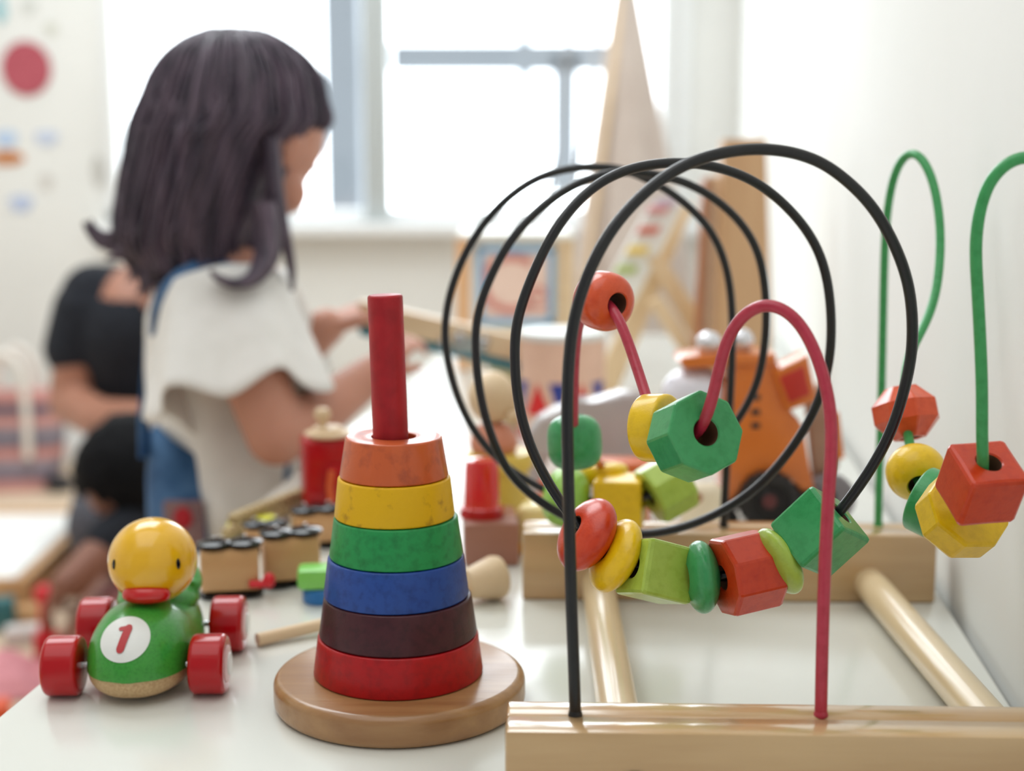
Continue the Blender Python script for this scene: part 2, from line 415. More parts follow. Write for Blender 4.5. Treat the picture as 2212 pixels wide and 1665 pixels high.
for xr, xr2 in ((0.0525, 0.048), (0.229, 0.2205)):
    b = tube([Vector((xr, TH-0.004, 0.0128)), Vector(((xr+xr2)/2, 0.18, 0.0128)), Vector((xr2, 0.326, 0.0128))], 0.0103, 32)
    obj('side_rod', b, M['wood_y'], maze, smooth=60)

def wire_pts(seq, per=6): return catmull([P(*s) for s in seq], per)
ftop = lambda u: None
BLACK = [(1243, 1560, .5745), (1242, 1500, .5745), (1234, 1300, .574), (1229, 1100, .574), (1226, 950, .575), (1225, 850, .577), (1231, 750, .58),
 (1242, 678, .582), (1274, 579, .586), (1333, 475, .592), (1423, 389, .598), (1491, 350, .602), (1559, 330, .606), (1627, 321, .610), (1700, 326, .613),
 (1765, 346, .616), (1814, 377, .618), (1880, 438, .621), (1928, 518, .624), (1960, 600, .627), (1971, 678, .629), (1970, 766, .631), (1953, 843, .633), (1928, 926, .635),
 (1884, 1009, .637), (1825, 1092, .639), (1775, 1148, .642), (1697, 1208, .646), (1612, 1238, .650), (1515, 1248, .655), (1418, 1237, .660), (1325, 1200, .666),
 (1266, 1155, .671), (1222, 1100, .675), (1174, 1026, .680), (1137, 942, .685), (1116, 851, .690), (1111, 732, .696), (1124, 665, .700), (1153, 588, .704), (1190, 511, .709),
 (1243, 437, .714), (1310, 384, .720), (1378, 360, .725), (1446, 351, .729), (1514, 354, .733), (1582, 370, .737), (1645, 400, .741), (1704, 450, .745), (1756, 515, .749),
 (1785, 589, .752), (1796, 680, .756), (1794, 766, .759), (1778, 838, .762), (1752, 902, .765), (1707, 974, .768), (1648, 1043, .771), (1588, 1088, .774), (1510, 1128, .777),
 (1433, 1149, .780), (1370, 1155, .783), (1300, 1146, .786), (1219, 1116, .789), (1155, 1075, .792), (1096, 1020, .796), (1058, 933, .800), (1036, 851, .804), (1025, 732, .809),
 (1036, 660, .813), (1064, 588, .817), (1109, 508, .821), (1176, 441, .826), (1242, 397, .830), (1310, 375, .834), (1365, 371, .838), (1423, 378, .842), (1491, 397, .846),
 (1563, 442, .850), (1616, 500, .853), (1646, 567, .856), (1656, 667, .859), (1653, 738, .861), (1641, 810, .863), (1619, 866, .865), (1586, 918, .867), (1530, 985, .869),
 (1440, 1060, .872), (1342, 1084, .874), (1228, 1078, .877), (1170, 1055, .879), (1128, 1031, .880), (1082, 999, .882), (1024, 933, .884), (985, 851, .886), (963, 760, .888),
 (961, 700, .889), (973, 625, .890), (1017, 520, .891), (1085, 436, .892), (1153, 387, .893), (1220, 365, .893), (1288, 360, .894), (1342, 365, .894), (1392, 384, .895),
 (1446, 413, .895), (1496, 453, .896), (1536, 499, .896), (1561, 550, .896), (1577, 615, .896), (1583, 700, .896), (1580, 800, .896), (1573, 950, .896), (1566, 1060, .896), (1563, 1145, .896)]
RED = [(1773, 1560, .5745), (1775, 1450, .5745), (1779, 1300, .576), (1785, 1150, .578), (1793, 1020, .581), (1797, 930, .584), (1790, 860, .587), (1772, 790, .590), (1745, 725, .594), (1706, 675, .598),
 (1655, 656, .602), (1610, 677, .606), (1578, 718, .610), (1558, 775, .613), (1545, 835, .616), (1530, 890, .618), (1505, 940, .626), (1460, 950, .640), (1418, 922, .655), (1398, 862, .672), (1368, 770, .688), (1338, 690, .697),
 (1310, 652, .707), (1275, 650, .722), (1250, 690, .738), (1241, 780, .752), (1239, 880, .765), (1240, 960, .778), (1252, 988, .815), (1278, 990, .860), (1301, 1004, .892), (1307, 1045, .904), (1308, 1095, .905), (1308, 1155, .905)]
GREEN = [(1897, 1150, .896), (1898, 1080, .896), (1900, 1015, .896), (1904, 860, .896), (1907, 722, .894), (1909, 611, .890), (1912, 512, .884), (1918, 446, .878), (1929, 387, .870), (1947, 345, .862), (1969, 330, .853),
 (1991, 341, .844), (2012, 381, .836), (2026, 440, .828), (2032, 512, .820), (2029, 578, .812), (2021, 635, .804), (2005, 685, .796), (1984, 727, .788), (1963, 770, .778), (1954, 820, .768), (1955, 893, .755), (1965, 960, .735),
 (1978, 1020, .712), (2000, 1078, .690), (2040, 1120, .665), (2085, 1112, .640), (2118, 1060, .615), (2124, 1005, .603), (2121, 943, .598), (2122, 850, .596), (2117, 722, .595), (2111, 611, .595), (2107, 523, .595),
 (2119, 440, .594), (2147, 376, .593), (2204, 336, .592), (2265, 350, .590), (2310, 420, .587), (2335, 560, .584), (2345, 800, .580), (2350, 1100, .577), (2352, 1400, .5745), (2352, 1575, .5745)]
WP = {}
for nm, seq, mt, rr in (('black', BLACK, 'black_wire', 0.00255), ('red', RED, 'red_wire', 0.0027), ('green', GREEN, 'green_wire', 0.0026)):
    pts = smooth_path(wire_pts(seq, 6), 14); WP[nm] = pts
    w = obj('wire', tube(pts, rr, 14), M[mt], maze, smooth=60, world=True); w['label'] = nm + ' coated wire'
    for end in (pts[0], pts[-1]):    # flared foot sleeve where the wire enters the rail
        top = TZ + BH
        k = min(range(len(pts)), key=lambda i: abs(pts[i].z - top) + (0 if (pts[i]-end).length < 0.05 else 9))
        ft = lathe([(0, 0.0), (0.0031, 0.0), (0.0031, 0.0006), (0.0027, 0.0022), (0.0, 0.0022)], 20)
        bmesh.ops.transform(ft, matrix=Matrix.Translation((pts[k].x, pts[k].y, top-0.0002)), verts=ft.verts[:])
        obj('wire_collar', ft, M[mt], w, world=True)

def polyrad(theta, n):
    a = (theta % (2*math.pi/n)) - math.pi/n
    return math.cos(math.pi/n)/math.cos(a)
def prism_bead(n, R, T, hole=0.0058, bev=0.0014, chamf=None):
    """n-sided prism with circumradius R, thickness T, drilled through along Z; bev = rounding of the rim"""
    K = n*24 if n <= 8 else n*10; ch = chamf if chamf else bev
    def ringp(scale_off, z, rounding):
        out = []
        for i in range(K):
            th = 2*math.pi*i/K
            r = R*polyrad(th, n)
            # soften the vertical edges a little
            a = abs((th % (2*math.pi/n)) - math.pi/n)/(math.pi/n)
            r -= rounding if a > 0.96 else 0.0
            out.append(Vector(((r - scale_off)*math.cos(th), (r - scale_off)*math.sin(th), z)))
        return out
    def circ(r, z): return [Vector((r*math.cos(2*math.pi*i/K), r*math.sin(2*math.pi*i/K), z)) for i in range(K)]
    h = T/2; rd = R*{4: 0.042, 8: 0.012}.get(n, 0.0)
    secs = [circ(hole, -h+0.0007), circ(hole+0.0006, -h), ringp(ch, -h, rd), ringp(ch*(0.5 if chamf else 0.3), -h+ch*(0.5 if chamf else 0.25), rd), ringp(0, -h+ch, rd), ringp(0, h-ch, rd), ringp(ch*(0.5 if chamf else 0.3), h-ch*(0.5 if chamf else 0.25), rd), ringp(ch, h, rd), circ(hole+0.0006, h), circ(hole, h-0.0007)]
    bm = bmesh.new(); rings = [[bm.verts.new(p) for p in s] for s in secs]
    rings.append(rings[0]); 
    for j, (a, b) in enumerate(zip(rings[:-1], rings[1:])):
        for i in range(K):
            f = bm.faces.new((a[i], a[(i+1) % K], b[(i+1) % K], b[i]))
            if j == len(rings)-2: f.material_index = 1
    return bm
def round_bead(R, T, hole=0.0058, e=1.0, n=72):
    """flattened or round bead of revolution; e=1 ellipse, larger e boxier"""
    prof = []; m = 22
    h = T/2
    a0 = math.asin(min(0.999, 1.0))
    for k in range(m+1):
        a = -math.pi/2 + math.pi*k/m
        ca, sa = math.cos(a), math.sin(a)
        r = R*(abs(ca)**(1/e)); z = h*(1 if sa > 0 else -1)*(abs(sa)**(1/e))
        if r > hole + 0.0003: prof.append((r, z))
    prof = [(hole, prof[0][1]*0.98+0.0004)] + prof + [(hole, prof[-1][1]*0.98-0.0004)]
    bm = lathe(prof, n, True)
    for f in bm.faces:
        if all(abs(math.hypot(v.co.x, v.co.y) - hole) < 1e-5 for v in f.verts): f.material_index = 1
    return bm
def tangent(wire, p):
    pts = WP[wire]; k = min(range(2, len(pts)-2), key=lambda i: (pts[i]-p).length)
    return (pts[k+2]-pts[k-2]).normalized(), pts[k]
def bead(name, label, mat, wire, px, bm, axis=None, roll=0.0, snap=True, shift=None):
    p = P(*px); t, near = tangent(wire, p)
    if snap: p = near
    if shift: p = p + Vector(shift)
    d = Vector(axis).normalized() if axis else t
    o = obj(name, bm, [M[mat], M['hole']], None, smooth=12 if 'cube' in name or 'octag' in name or 'facet' in name else 35)
    o.location = p; o.rotation_mode = 'QUATERNION'; o.rotation_quaternion = align(d, roll)
    return tag(o, label, 'bead', 'beads on the ' + wire + ' wire')
R45 = math.radians(45)
# beads on the near black loop, right to left
bead('cube_bead', 'dark green cube bead crossed by the red wire, rightmost of the front row', 'bead_green', 'black', (1775, 1150, .642), prism_bead(4, 0.0197, 0.0275, bev=0.0018), roll=R45+0.62)
bead('disc_bead', 'thin lime green disc bead between the red octagonal bead and green cube', 'bead_lime', 'black', (1690, 1211, .646), round_bead(0.0170, 0.0140, e=1.0), axis=(0.86, 0.28, 0.40))
bead('octagonal_bead', 'red eight-sided bead hanging in the middle of the front row', 'bead_red', 'black', (1614, 1238, .650), prism_bead(8, 0.0194, 0.0255, bev=0.0018), axis=(0.95, 0.32, 0.12), roll=0.2)
bead('disc_bead', 'dark green disc bead between the lime cube and red octagonal bead', 'bead_green', 'black', (1517, 1248, .655), round_bead(0.0174, 0.0165, e=1.0), axis=(0.98, 0.12, 0.04))
bead('cube_bead', 'light green cube bead beside the yellow disc in the front row', 'bead_lime', 'black', (1425, 1237, .660), prism_bead(4, 0.0190, 0.0275, bev=0.0022), axis=(0.88, 0.36, -0.32), roll=R45-0.28)
bead('disc_bead', 'bright yellow oval disc bead next to the front left red bead', 'bead_yellow', 'black', (1323, 1200, .666), round_bead(0.0190, 0.0170, e=1.0), axis=(0.82, 0.22, -0.48))
bead('disc_bead', 'glossy red oval bead at the left end of the front row', 'bead_red', 'black', (1263, 1158, .671), round_bead(0.0192, 0.0200, e=1.0), axis=(0.78, 0.30, -0.55))
# beads on the farthest black loop
bead('octagonal_bead', 'light green octagonal bead on the rear loop below the big green bead', 'bead_lime', 'black', (1440, 1060, .872), prism_bead(8, 0.0195, 0.0255, bev=0.0022), axis=(0.86, 0.30, 0.42), roll=0.2)
bead('cube_bead', 'yellow cube bead with shining top on the rear black loop', 'bead_yellow', 'black', (1340, 1084, .874), prism_bead(4, 0.0215, 0.0300, bev=0.0016), axis=(0.97, -0.2, 0.02), roll=R45)
bead('round_bead', 'pale green round bead on the rear loop left of the yellow cube', 'bead_lgreen', 'black', (1228, 1079, .877), round_bead(0.0192, 0.030, e=1.15))
# beads on the red wire
bead('octagonal_bead', 'large green eight-sided bead with a bore facing the camera', 'bead_green', 'red', (1500, 943, .628), prism_bead(8, 0.0194, 0.0215, hole=0.0062, bev=0.0012), axis=(0.38, -0.83, 0.35), roll=0.35+math.pi/8, snap=False)
bead('cylinder_bead', 'yellow short cylinder bead right behind the large green octagonal bead', 'bead_yellow', 'red', (1418, 924, .655), round_bead(0.0160, 0.0150, e=4.5), axis=(0.80, -0.58, 0.10), snap=False)
bead('rounded_bead', 'orange rounded bead high on the red wire, inside the loops', 'bead_orange', 'red', (1304, 650, .712), round_bead(0.0150, 0.0240, e=1.5), axis=(0.55, -0.82, -0.08), snap=False)
bead('round_bead', 'green rounded bead just behind the black upright', 'bead_green', 'red', (1239, 962, .778), round_bead(0.0155, 0.031, e=1.45), axis=(0.05, -0.1, -1))
bead('disc_bead', 'yellow disc bead mostly hidden behind the yellow cube', 'bead_yellow', 'red', (1305, 1022, .899), round_bead(0.0160, 0.015, e=2.2), axis=(0.0, 0.1, 0.98))
# beads on the green wire
bead('faceted_bead', 'orange-red faceted bead at the top of the green wire row', 'bead_orange', 'green', (1957, 894, .755), prism_bead(8, 0.0182, 0.028, bev=0.0095, chamf=0.0092), axis=(0.12, -0.35, -0.9), roll=0.25)
bead('round_bead', 'yellow ball bead under the orange faceted bead', 'bead_yellow', 'green', (1976, 1016, .714), round_bead(0.0152, 0.027, e=1.05))
bead('cylinder_bead', 'green disc bead wedged behind the yellow octagonal bead', 'bead_green', 'green', (2006, 1092, .688), round_bead(0.0168, 0.0125, e=4.5), axis=(0.75, -0.58, -0.30))
bead('octagonal_bead', 'yellow eight-sided bead under the red cube at right', 'bead_yellow', 'green', (2078, 1108, .643), prism_bead(8, 0.0205, 0.0155, bev=0.0018), axis=(0.25, -0.72, 0.62), roll=0.3)
bead('cube_bead', 'red cube bead at right with the green wire entering its top', 'bead_red', 'green', (2116, 1050, .612), prism_bead(4, 0.0192, 0.0255, hole=0.0056, bev=0.0020), axis=(0.07, -0.50, 0.86), roll=R45+0.06)

# ================================================================== STACKING TOWER
TB = G(864, 1450, TZ+0.016); TB.z = TZ
stand = thing('stacking_stand', 'round beech base with tall red dowel holding the stacked rings', 'toy', TB)
bs = rcyl(0.0648, 0.0648, 0, 0.0165, 0.0045, 128, 6); obj('base', bs, M['wood_base'], stand, smooth=40)
tilt = 0.026
dw = rcyl(0.0092, 0.0088, 0, 0.1955, 0.0015, 48); obj('dowel', dw, M['dowel'], stand, loc=(0.0, 0, 0.0160), rot=(0, -tilt, 0))['label'] = 'red painted dowel'
rings = [('red', 'r_red', .0436, .0413), ('dark plum', 'r_purple', .0405, .0379), ('blue', 'r_blue', .0371, .0348), ('green', 'r_green', .0340, .0316), ('yellow', 'r_yellow', .0305, .0286), ('orange', 'r_orange', .0275, .0245)]
place = ['lowest ring, lying on the wooden base', 'between the red and the blue ring', 'between the plum and the green ring', 'between the blue and the yellow ring', 'under the orange ring', 'topmost and smallest of the tower']
rh = 0.0206
for i, (nm, mt, r0, r1) in enumerate(rings):
    o = obj('stacking_ring', ring_frustum(r0, r1, 0, rh-0.0002, 0.0112), M[mt], None, smooth=40)
    z = 0.0166 + i*rh
    o.location = TB + Vector((-0.0005 - z*0.010 + [0, .0003, -.0002, .0002, -.0002, 0][i], 0, z))
    o.rotation_euler = (0, 0, i*0.9)
    tag(o, nm + ' wooden stacking ring, ' + place[i], 'ring', 'stacking rings on the tower')

# ================================================================== DUCK CAR
DC = Vector((-0.1980, 0.747, TZ)); dyaw = math.radians(2.0)
duck = thing('duck_racer', 'green wooden racing car with yellow duck head, red wheels and number 1', 'toy car', DC, dyaw)
# body: superellipse-like sections along its length (front is -Y)
Y0D, LD = -0.0555, 0.110
def wfun(t):
    if t < 0.45: s = max(0.0, 1 - abs((0.45-t)/0.45)**3.0)**0.5
    else: s = max(0.0, 1 - abs((t-0.45)/0.55)**3.2)**0.5
    return 0.0285*max(s, 0.06)*(1.0 - 0.06*t)
def zfun(t):
    if t < 0.42: return 0.0145 + 0.0305*max(0.04, 1-(1-t/0.42)**2.3)**0.56
    return 0.0145 + (0.0305 - 0.006*math.sin(math.pi*min(1, (t-0.42)/0.4)))*max(0.05, (1 - (max(0, t-0.5)/0.5)**3.2))**0.5
def duck_secs(part):
    secs = []; N = 48; ys = []
    K = 26
    for k in range(K+1):
        t = k/K; y = Y0D + LD*t
        ys.append((t, y))
    for t, y in ys:
        w = wfun(t); ztop = zfun(t)
        zbot = 0.0118 - 0.0114*max(0.03, (1 - abs(2*t-1)**5))**0.5
        zs = 0.0145
        ring = []
        for i in range(N):
            a = 2*math.pi*i/N
            ca, sa = math.cos(a), math.sin(a)
            x = w*math.copysign(abs(ca)**0.85, ca)
            z = zs + ((ztop-zs)*abs(sa)**0.9 if sa > 0 else -(zs-zbot)*abs(sa)**0.8)
            if part == 'top' and sa < 0: z = zs; 
            if part == 'bottom' and sa > 0: z = zs
            ring.append(Vector((x, y, z)))
        secs.append(ring)
    return secs
obj('upper_body', loft(duck_secs('top')), M['duck_green'], duck, smooth=50)
bb = loft(duck_secs('bottom')); bmesh.ops.scale(bb, vec=(0.985, 0.985, 1), verts=bb.verts[:])
obj('lower_body', bb, M['duck_tan'], duck, smooth=50)['label'] = 'pale pressed wood underside'
# tail: raised scoop with concentric ridges behind the head
tl = bmesh.new()
for rr, zz, yy, th in ((0.0190, 0.0375, 0.028, 0.0072), (0.0105, 0.0405, 0.020, 0.0040)):
    pts = []
    for k in range(25):
        a = math.radians(-10 + 200*k/24)
        pts.append(Vector((rr*math.cos(a), yy + rr*0.9*math.sin(a), zz + 0.011*math.sin(a)**2 + 0.003)))
    add(tl, tube(pts, lambda t, th=th: th*(0.35+0.65*math.sin(math.pi*min(max(t, 0.02), 0.98))**0.5), 16))
add(tl, ellipsoid((0, 0.026, 0.034), 0.0230, 0.024, 0.011))
blob('tail_scoop', [tl], M['duck_green'], duck, voxel=0.0012, sm=6)
obj('neck', rcyl(0.0095, 0.0085, 0.038, 0.048, 0.001, 32), M['duck_green'], duck, loc=(0.002, 0.002, 0))
HC = Vector((0.0035, 0.0, 0.0635)); HR = 0.0237
hd = ellipsoid(HC, HR, HR, HR*0.985, n=64); head = obj('head', hd, M['duck_yellow'], duck, smooth=60)
head['label'] = 'glossy yellow ball head'
def on_head(az, el, r=1.0):   # az from straight ahead (-Y), + to the right
    a, e = math.radians(az), math.radians(el)
    return HC + Vector((math.sin(a)*math.cos(e), -math.cos(a)*math.cos(e), math.sin(e)))*HR*r
for az in (-46, 46):
    e_ = lathe([(0, 0.0006), (0.0011, 0.0005), (0.0015, 0.0), (0, -0.0008)], 20)
    n_ = (on_head(az, 6) - HC).normalized()
    bmesh.ops.transform(e_, matrix=Matrix.Translation(on_head(az, 6)) @ n_.to_track_quat('Z', 'Y').to_matrix().to_4x4() @ Matrix.Diagonal((0.9, 1.9, 1, 1)), verts=e_.verts[:])
    obj('eye', e_, M['black'], head)
bk = []
for k in range(17):
    az = -36 + 72*k/16; bk.append(on_head(az, -34 + 1.5*math.cos(math.radians(az*3)), 1.03))
bkm = tube(bk, lambda t: 0.0012 + 0.0036*math.sin(math.pi*min(max(t, 0.0), 1.0))**0.3, 20)
obj('beak', bkm, M['duck_beak'], head, smooth=70)['label'] = 'rounded red beak'
# number roundel projected on the bonnet
def body_top(x, y):
    t = min(1, max(0, (y - Y0D)/LD)); w = wfun(t); ztop = zfun(t)
    ca = min(0.999, abs(x)/w)**(1/0.85); sa = math.sqrt(1-ca*ca)
    return 0.0145 + (ztop-0.0145)*sa**0.9
def surf(x, h):  # h: pseudo-height on the bonnet in the frontal view, returns point on surface along a view-parallel ray (dir 0.94,-0.34)
    d = Vector((0, 0.93, -0.36)); p = Vector((x, -0.066, h + 0.0145))
    for _ in range(400):
        p = p + d*0.0002
        if Y0D < p.y < 0.03 and abs(p.x) < 0.026 and p.z < body_top(p.x, p.y): break
    return p - d*0.0004
RC = (-0.0028, 0.0282)
def roundel(R, cx, cz):
    bm = bmesh.new(); rings = [[bm.verts.new(surf(cx, cz))]]
    for j in range(1, 9):
        rings.append([bm.verts.new(surf(cx + R*j/8*math.cos(2*math.pi*i/40), cz + R*1.0*j/8*math.sin(2*math.pi*i/40))) for i in range(40)])
    for i in range(40): bm.faces.new((rings[0][0], rings[1][i], rings[1][(i+1) % 40]))
    for a, b in zip(rings[1:-1], rings[2:]):
        for i in range(40): bm.faces.new((a[i], a[(i+1) % 40], b[(i+1) % 40], b[i]))
    return bm
ro = obj('number_roundel', roundel(0.0130, *RC), M['white'], duck, smooth=60)
ro['label'] = 'white disc with red numeral 1'
def stroke(p0, p1, w):
    pts2 = []; a = Vector(p0); b = Vector(p1); d = (b-a).normalized(); nn = Vector((-d.y, d.x))
    K = 10; bm = bmesh.new(); L = []; 
    for k in range(K+1):
        c_ = a.lerp(b, k/K)
        row = []
        for m in range(-3, 4):
            q_ = c_ + nn*w*m/3
            ext = math.sqrt(max(0, 1-(m/3)**2))*w
            if k == 0: q_ = q_ - d*ext
            if k == K: q_ = q_ + d*ext
            s_ = surf(RC[0]+q_.x, RC[1]+q_.y); s_ = s_ - Vector((0, 0.93, -0.36))*0.0005
            row.append(bm.verts.new(s_))
        L.append(row)
    for r1_, r2_ in zip(L[:-1], L[1:]):
        for m in range(6): bm.faces.new((r1_[m], r1_[m+1], r2_[m+1], r2_[m]))
    return bm
nb = stroke((0.0012, 0.0062), (-0.0012, -0.0058), 0.0021); add(nb, stroke((0.0008, 0.0064), (-0.0026, 0.0058), 0.0012))
obj('numeral', nb, M['numred'], ro, smooth=60)['label'] = 'red numeral 1'
for (wx_, wy_, rw, tw) in ((-0.0378, -0.031, 0.0158, 0.0185), (0.0378, -0.031, 0.0158, 0.0185), (-0.0372, 0.036, 0.0158, 0.0185), (0.0372, 0.036, 0.0158, 0.0185)):
    sgn = 1 if wx_ > 0 else -1
    wl_ = rcyl(rw, rw, -tw/2, tw/2, 0.0028, 64, 5)
    w_ = obj('wheel', wl_, M['duck_red'], duck, loc=(wx_, wy_, rw), rot=(0, sgn*R90, 0))
    hb = lathe([(0, 0.0010), (0.0088, 0.0010), (0.0098, 0.0004), (0.0098, -0.0005), (0, -0.0005)], 40)
    obj('wheel_face', hb, plain('pink_ring', (228, 196, 196), rough=0.35), w_, loc=(0, 0, tw/2))['label'] = 'pale ring round the hub'
    hb = lathe([(0, 0.0016), (0.0058, 0.0014), (0.0062, 0.0), (0, 0.0)], 40)
    obj('hub', hb, M['white'], w_, loc=(0, 0, tw/2+0.0004))['label'] = 'white hub'
for wy_ in (-0.031, 0.036):
    ax = tube([Vector((-0.036, wy_, 0.0158)), Vector((0.036, wy_, 0.0158))], 0.0018, 12)
    obj('axle', ax, M['metal'], duck)
# ================================================================== TOYS FURTHER BACK ON THE TABLE
def D(u, v, Y, parent=None): return P(u, v, Y)
# --- wooden mallet lying behind the tower
a = G(556, 1382, TZ+0.0042); b = G(1062, 1262, TZ+0.0105)
ml = thing('wooden_mallet', 'small natural wood mallet lying on the table behind the tower', 'toy', (a.x, a.y, TZ))
obj('handle', tube([a, a.lerp(b, 0.5), b], 0.0038, 20), M['wood_pale'], ml, smooth=60, world=True)
d_ = (b-a).normalized(); hp = lathe([(0, 0), (0.0088, 0.0008), (0.0098, 0.003), (0.0142, 0.021), (0.0135, 0.0245), (0.010, 0.0262), (0, 0.0266)], 40)
bmesh.ops.transform(hp, matrix=Matrix.Translation(b - d_*0.019 + Vector((0, 0, 0.004))) @ d_.to_track_quat('Z', 'Y').to_matrix().to_4x4(), verts=hp.verts[:])
obj('mallet_head', hp, M['wood_pale'], ml, smooth=50, world=True)

# --- wagons lying on their sides: wooden bodies with black wheels up and down
def wagon(px, py, Y, w, h, dep, rz, label, coupler=True):
    c = G(px, py); c.y = max(c.y, Y); 
    c = Vector((P(px, py, Y).x, Y, TZ))
    t = thing('toy_wagon', label, 'toy wagon', c, rz, 'wooden wagons lying on their sides')
    obj('body', box(-w/2, 0, 0.005, w/2, dep, 0.005+h, 0.0022), M['wood_side'], t)
    wr = min(0.0125, w*0.30)
    for sx_ in (-w*0.25, w*0.27):
        for z0, s in ((0.0018, 1), (0.0055+h, 1)):
            wh = lathe([(0, 0), (wr*0.8, 0), (wr, 0.0010), (wr, 0.0030), (wr*0.75, 0.0042), (wr*0.3, 0.0046), (0, 0.0052)], 36)
            w_ = obj('wheel', wh, M['black'], t, loc=(sx_, dep*0.45, z0 - (0.0018 if s and z0 < 0.003 else 0)))
            w_['label'] = 'shiny black wheel'
            obj('axle_pin', rcyl(0.0014, 0.0014, 0, 0.0024, 0.0006, 12), M['metal'], w_, loc=(0, 0, 0.0048))
    if coupler:
        cp = tube([Vector((w/2-0.006, -0.001, h*0.36)), Vector((w/2+0.002, -0.003, h*0.37)), Vector((w/2+0.006, -0.003, h*0.40))], 0.0026, 12)
        add(cp, ellipsoid((w/2+0.006, -0.003, h*0.45), 0.0042, 0.004, 0.0052))
        obj('coupling', cp, plain('coupler_red', (206, 22, 36), rough=0.35), t)['label'] = 'red magnet coupling'
    return t
wagon(498, 1288, 0.880, 0.037, 0.0275, 0.020, 0.18, 'leftmost wooden wagon lying on its side next to the duck car')
wagon(634, 1276, 0.905, 0.037, 0.0285, 0.020, 0.30, 'wooden wagon lying on its side, coupled to the red catch by the tower', False)
wagon(690, 1190, 1.000, 0.034, 0.0210, 0.020, 0.35, 'reddish wooden wagon lying on its side in the second row, near the red engine', False)
wagon(575, 1180, 0.992, 0.030, 0.0120, 0.018, 0.2, 'low wooden wagon behind the two front wagons, half hidden by their wheels', False)
# lime block on a blue block beside the tower
o = tag(obj('toy_block', rcyl(0.012, 0.012, 0, 0.010, 0.002, 48), plain('toy_blue', (24, 104, 172), rough=0.35), loc=(P(705, 1280, 0.90).x, 0.877, TZ)), 'blue round block under the light green one, beside the tower', 'block', 'loose blocks behind the tower')
lb = box(-0.017, 0, 0, 0.022, 0.020, 0.0135, 0.003)
tag(obj('toy_block', lb, plain('toy_lime', (128, 204, 92), rough=0.3), loc=(P(700, 1250, 0.865).x, 0.866, TZ+0.0101), rot=(0, 0, 0.1)), 'light green flat block lying on a blue block, left of the tower', 'block', 'loose blocks behind the tower')
yb = box(-0.020, 0, 0, 0.018, 0.014, 0.010, 0.003)
tag(obj('toy_block', yb, plain('toy_neon', (226, 226, 48), rough=0.35), loc=(P(560, 1150, 1.06).x, 1.05, TZ), rot=(0, 0, 0.45)), 'bright yellow flat block behind the wagons', 'block', 'loose blocks behind the tower')
# chain of brass-coloured rings lying along the table edge
ch = thing('bead_chain', 'chain of small brass-coloured beads lying by the girl\'s shirt hem', 'chain', (P(560, 1120, 1.1).x, 1.10, TZ))
cb = bmesh.new()
ch_m = mottled('brass_beads', (150, 126, 84), (190, 168, 124), scale=400, rough=0.35, metal=0.3)
for k in range(15):
    for r in range(2):
        t = k/14
        p = G(492 + 165*t + 8*r, 1146 - 66*t, TZ+0.0075) + Vector((0, 0.012*r, 0))
        add(cb, ellipsoid(p + Vector((0, 0, -0.0015 + 0.0075*r)), 0.0052, 0.0052, 0.0052, n=16))
obj('beads', cb, ch_m, ch, world=True)['kind'] = 'stuff'
# red engine with wooden knob
RE = Vector((P(712, 1120, 1.10).x, 1.10, TZ))
en = thing('toy_engine', 'tall glossy red wooden engine with a natural wood chimney knob', 'toy', RE, 0.25)
hgt = 0.066
obj('boiler', box(-0.021, -0.013, 0.004, 0.021, 0.020, hgt, 0.006, 4), M['duck_red'], en)
obj('cab', box(-0.004, -0.018, 0.004, 0.022, -0.0135, 0.045, 0.0018), M['duck_red'], en)
obj('rounded_roof', rcyl(0.0185, 0.013, hgt-0.001, hgt+0.0065, 0.003, 40), M['wood_pale'], en)['label'] = 'pale wood cap'
kn = lathe([(0, 0), (0.0035, 0), (0.003, 0.004), (0.0062, 0.0075), (0.0066, 0.011), (0.0045, 0.0145), (0, 0.0155)], 32)
obj('chimney_knob', kn, M['wood_pale'], en, loc=(-0.004, 0, hgt+0.0065))['label'] = 'natural wood knob'
obj('side_pipe', tube([Vector((0.0, -0.0195, 0.008)), Vector((-0.002, -0.0195, 0.028)), Vector((0.0, -0.0195, 0.041))], 0.0025, 12), plain('toy_orange', (216, 92, 40), rough=0.35), en)
for sx_ in (-0.013, 0.012):
    obj('wheel', rcyl(0.0075, 0.0075, 0, 0.004, 0.001, 32), M['black'], en, loc=(sx_, -0.0135, 0.0075), rot=(R90, 0, 0))

# brown block with red scoop standing on it
BB = P(1063, 1240, 0.965); 
w_ = PX(118, 0.975, 1200)
bbk = thing('toy_block', 'dull reddish-brown wooden block right of the tower carrying the red scoop', 'block', (BB.x, 0.955, TZ), 0.06)
obj('block_body', box(-w_/2, 0, 0, w_/2, 0.055, 0.031, 0.003), M['wood_brown'], bbk)
sc = thing('toy_scoop', 'glossy red toy scoop standing on the brown block', 'toy', (P(1040, 1140, 0.965).x, 0.977, TZ+0.0312), 0.1)
cupm = base_mat('red_plastic', (214, 26, 26), rough=0.16, coat=0.8, coat_rough=0.04, subsurf=0.1)
prof = [(0.0, 0.0), (0.0135, 0.0), (0.0145, 0.001), (0.0145, 0.006), (0.0128, 0.0075), (0.0120, 0.035), (0.0105, 0.0405), (0, 0.0415)]
cu = lathe(prof, 48); obj('scoop_bowl', cu, cupm, sc)
obj('rim', lathe([(0.0128, 0.0065), (0.0155, 0.0065), (0.0158, 0.0), (0.0128, 0.0)], 48, True), M['duck_red'], sc)['label'] = 'dark red rim'

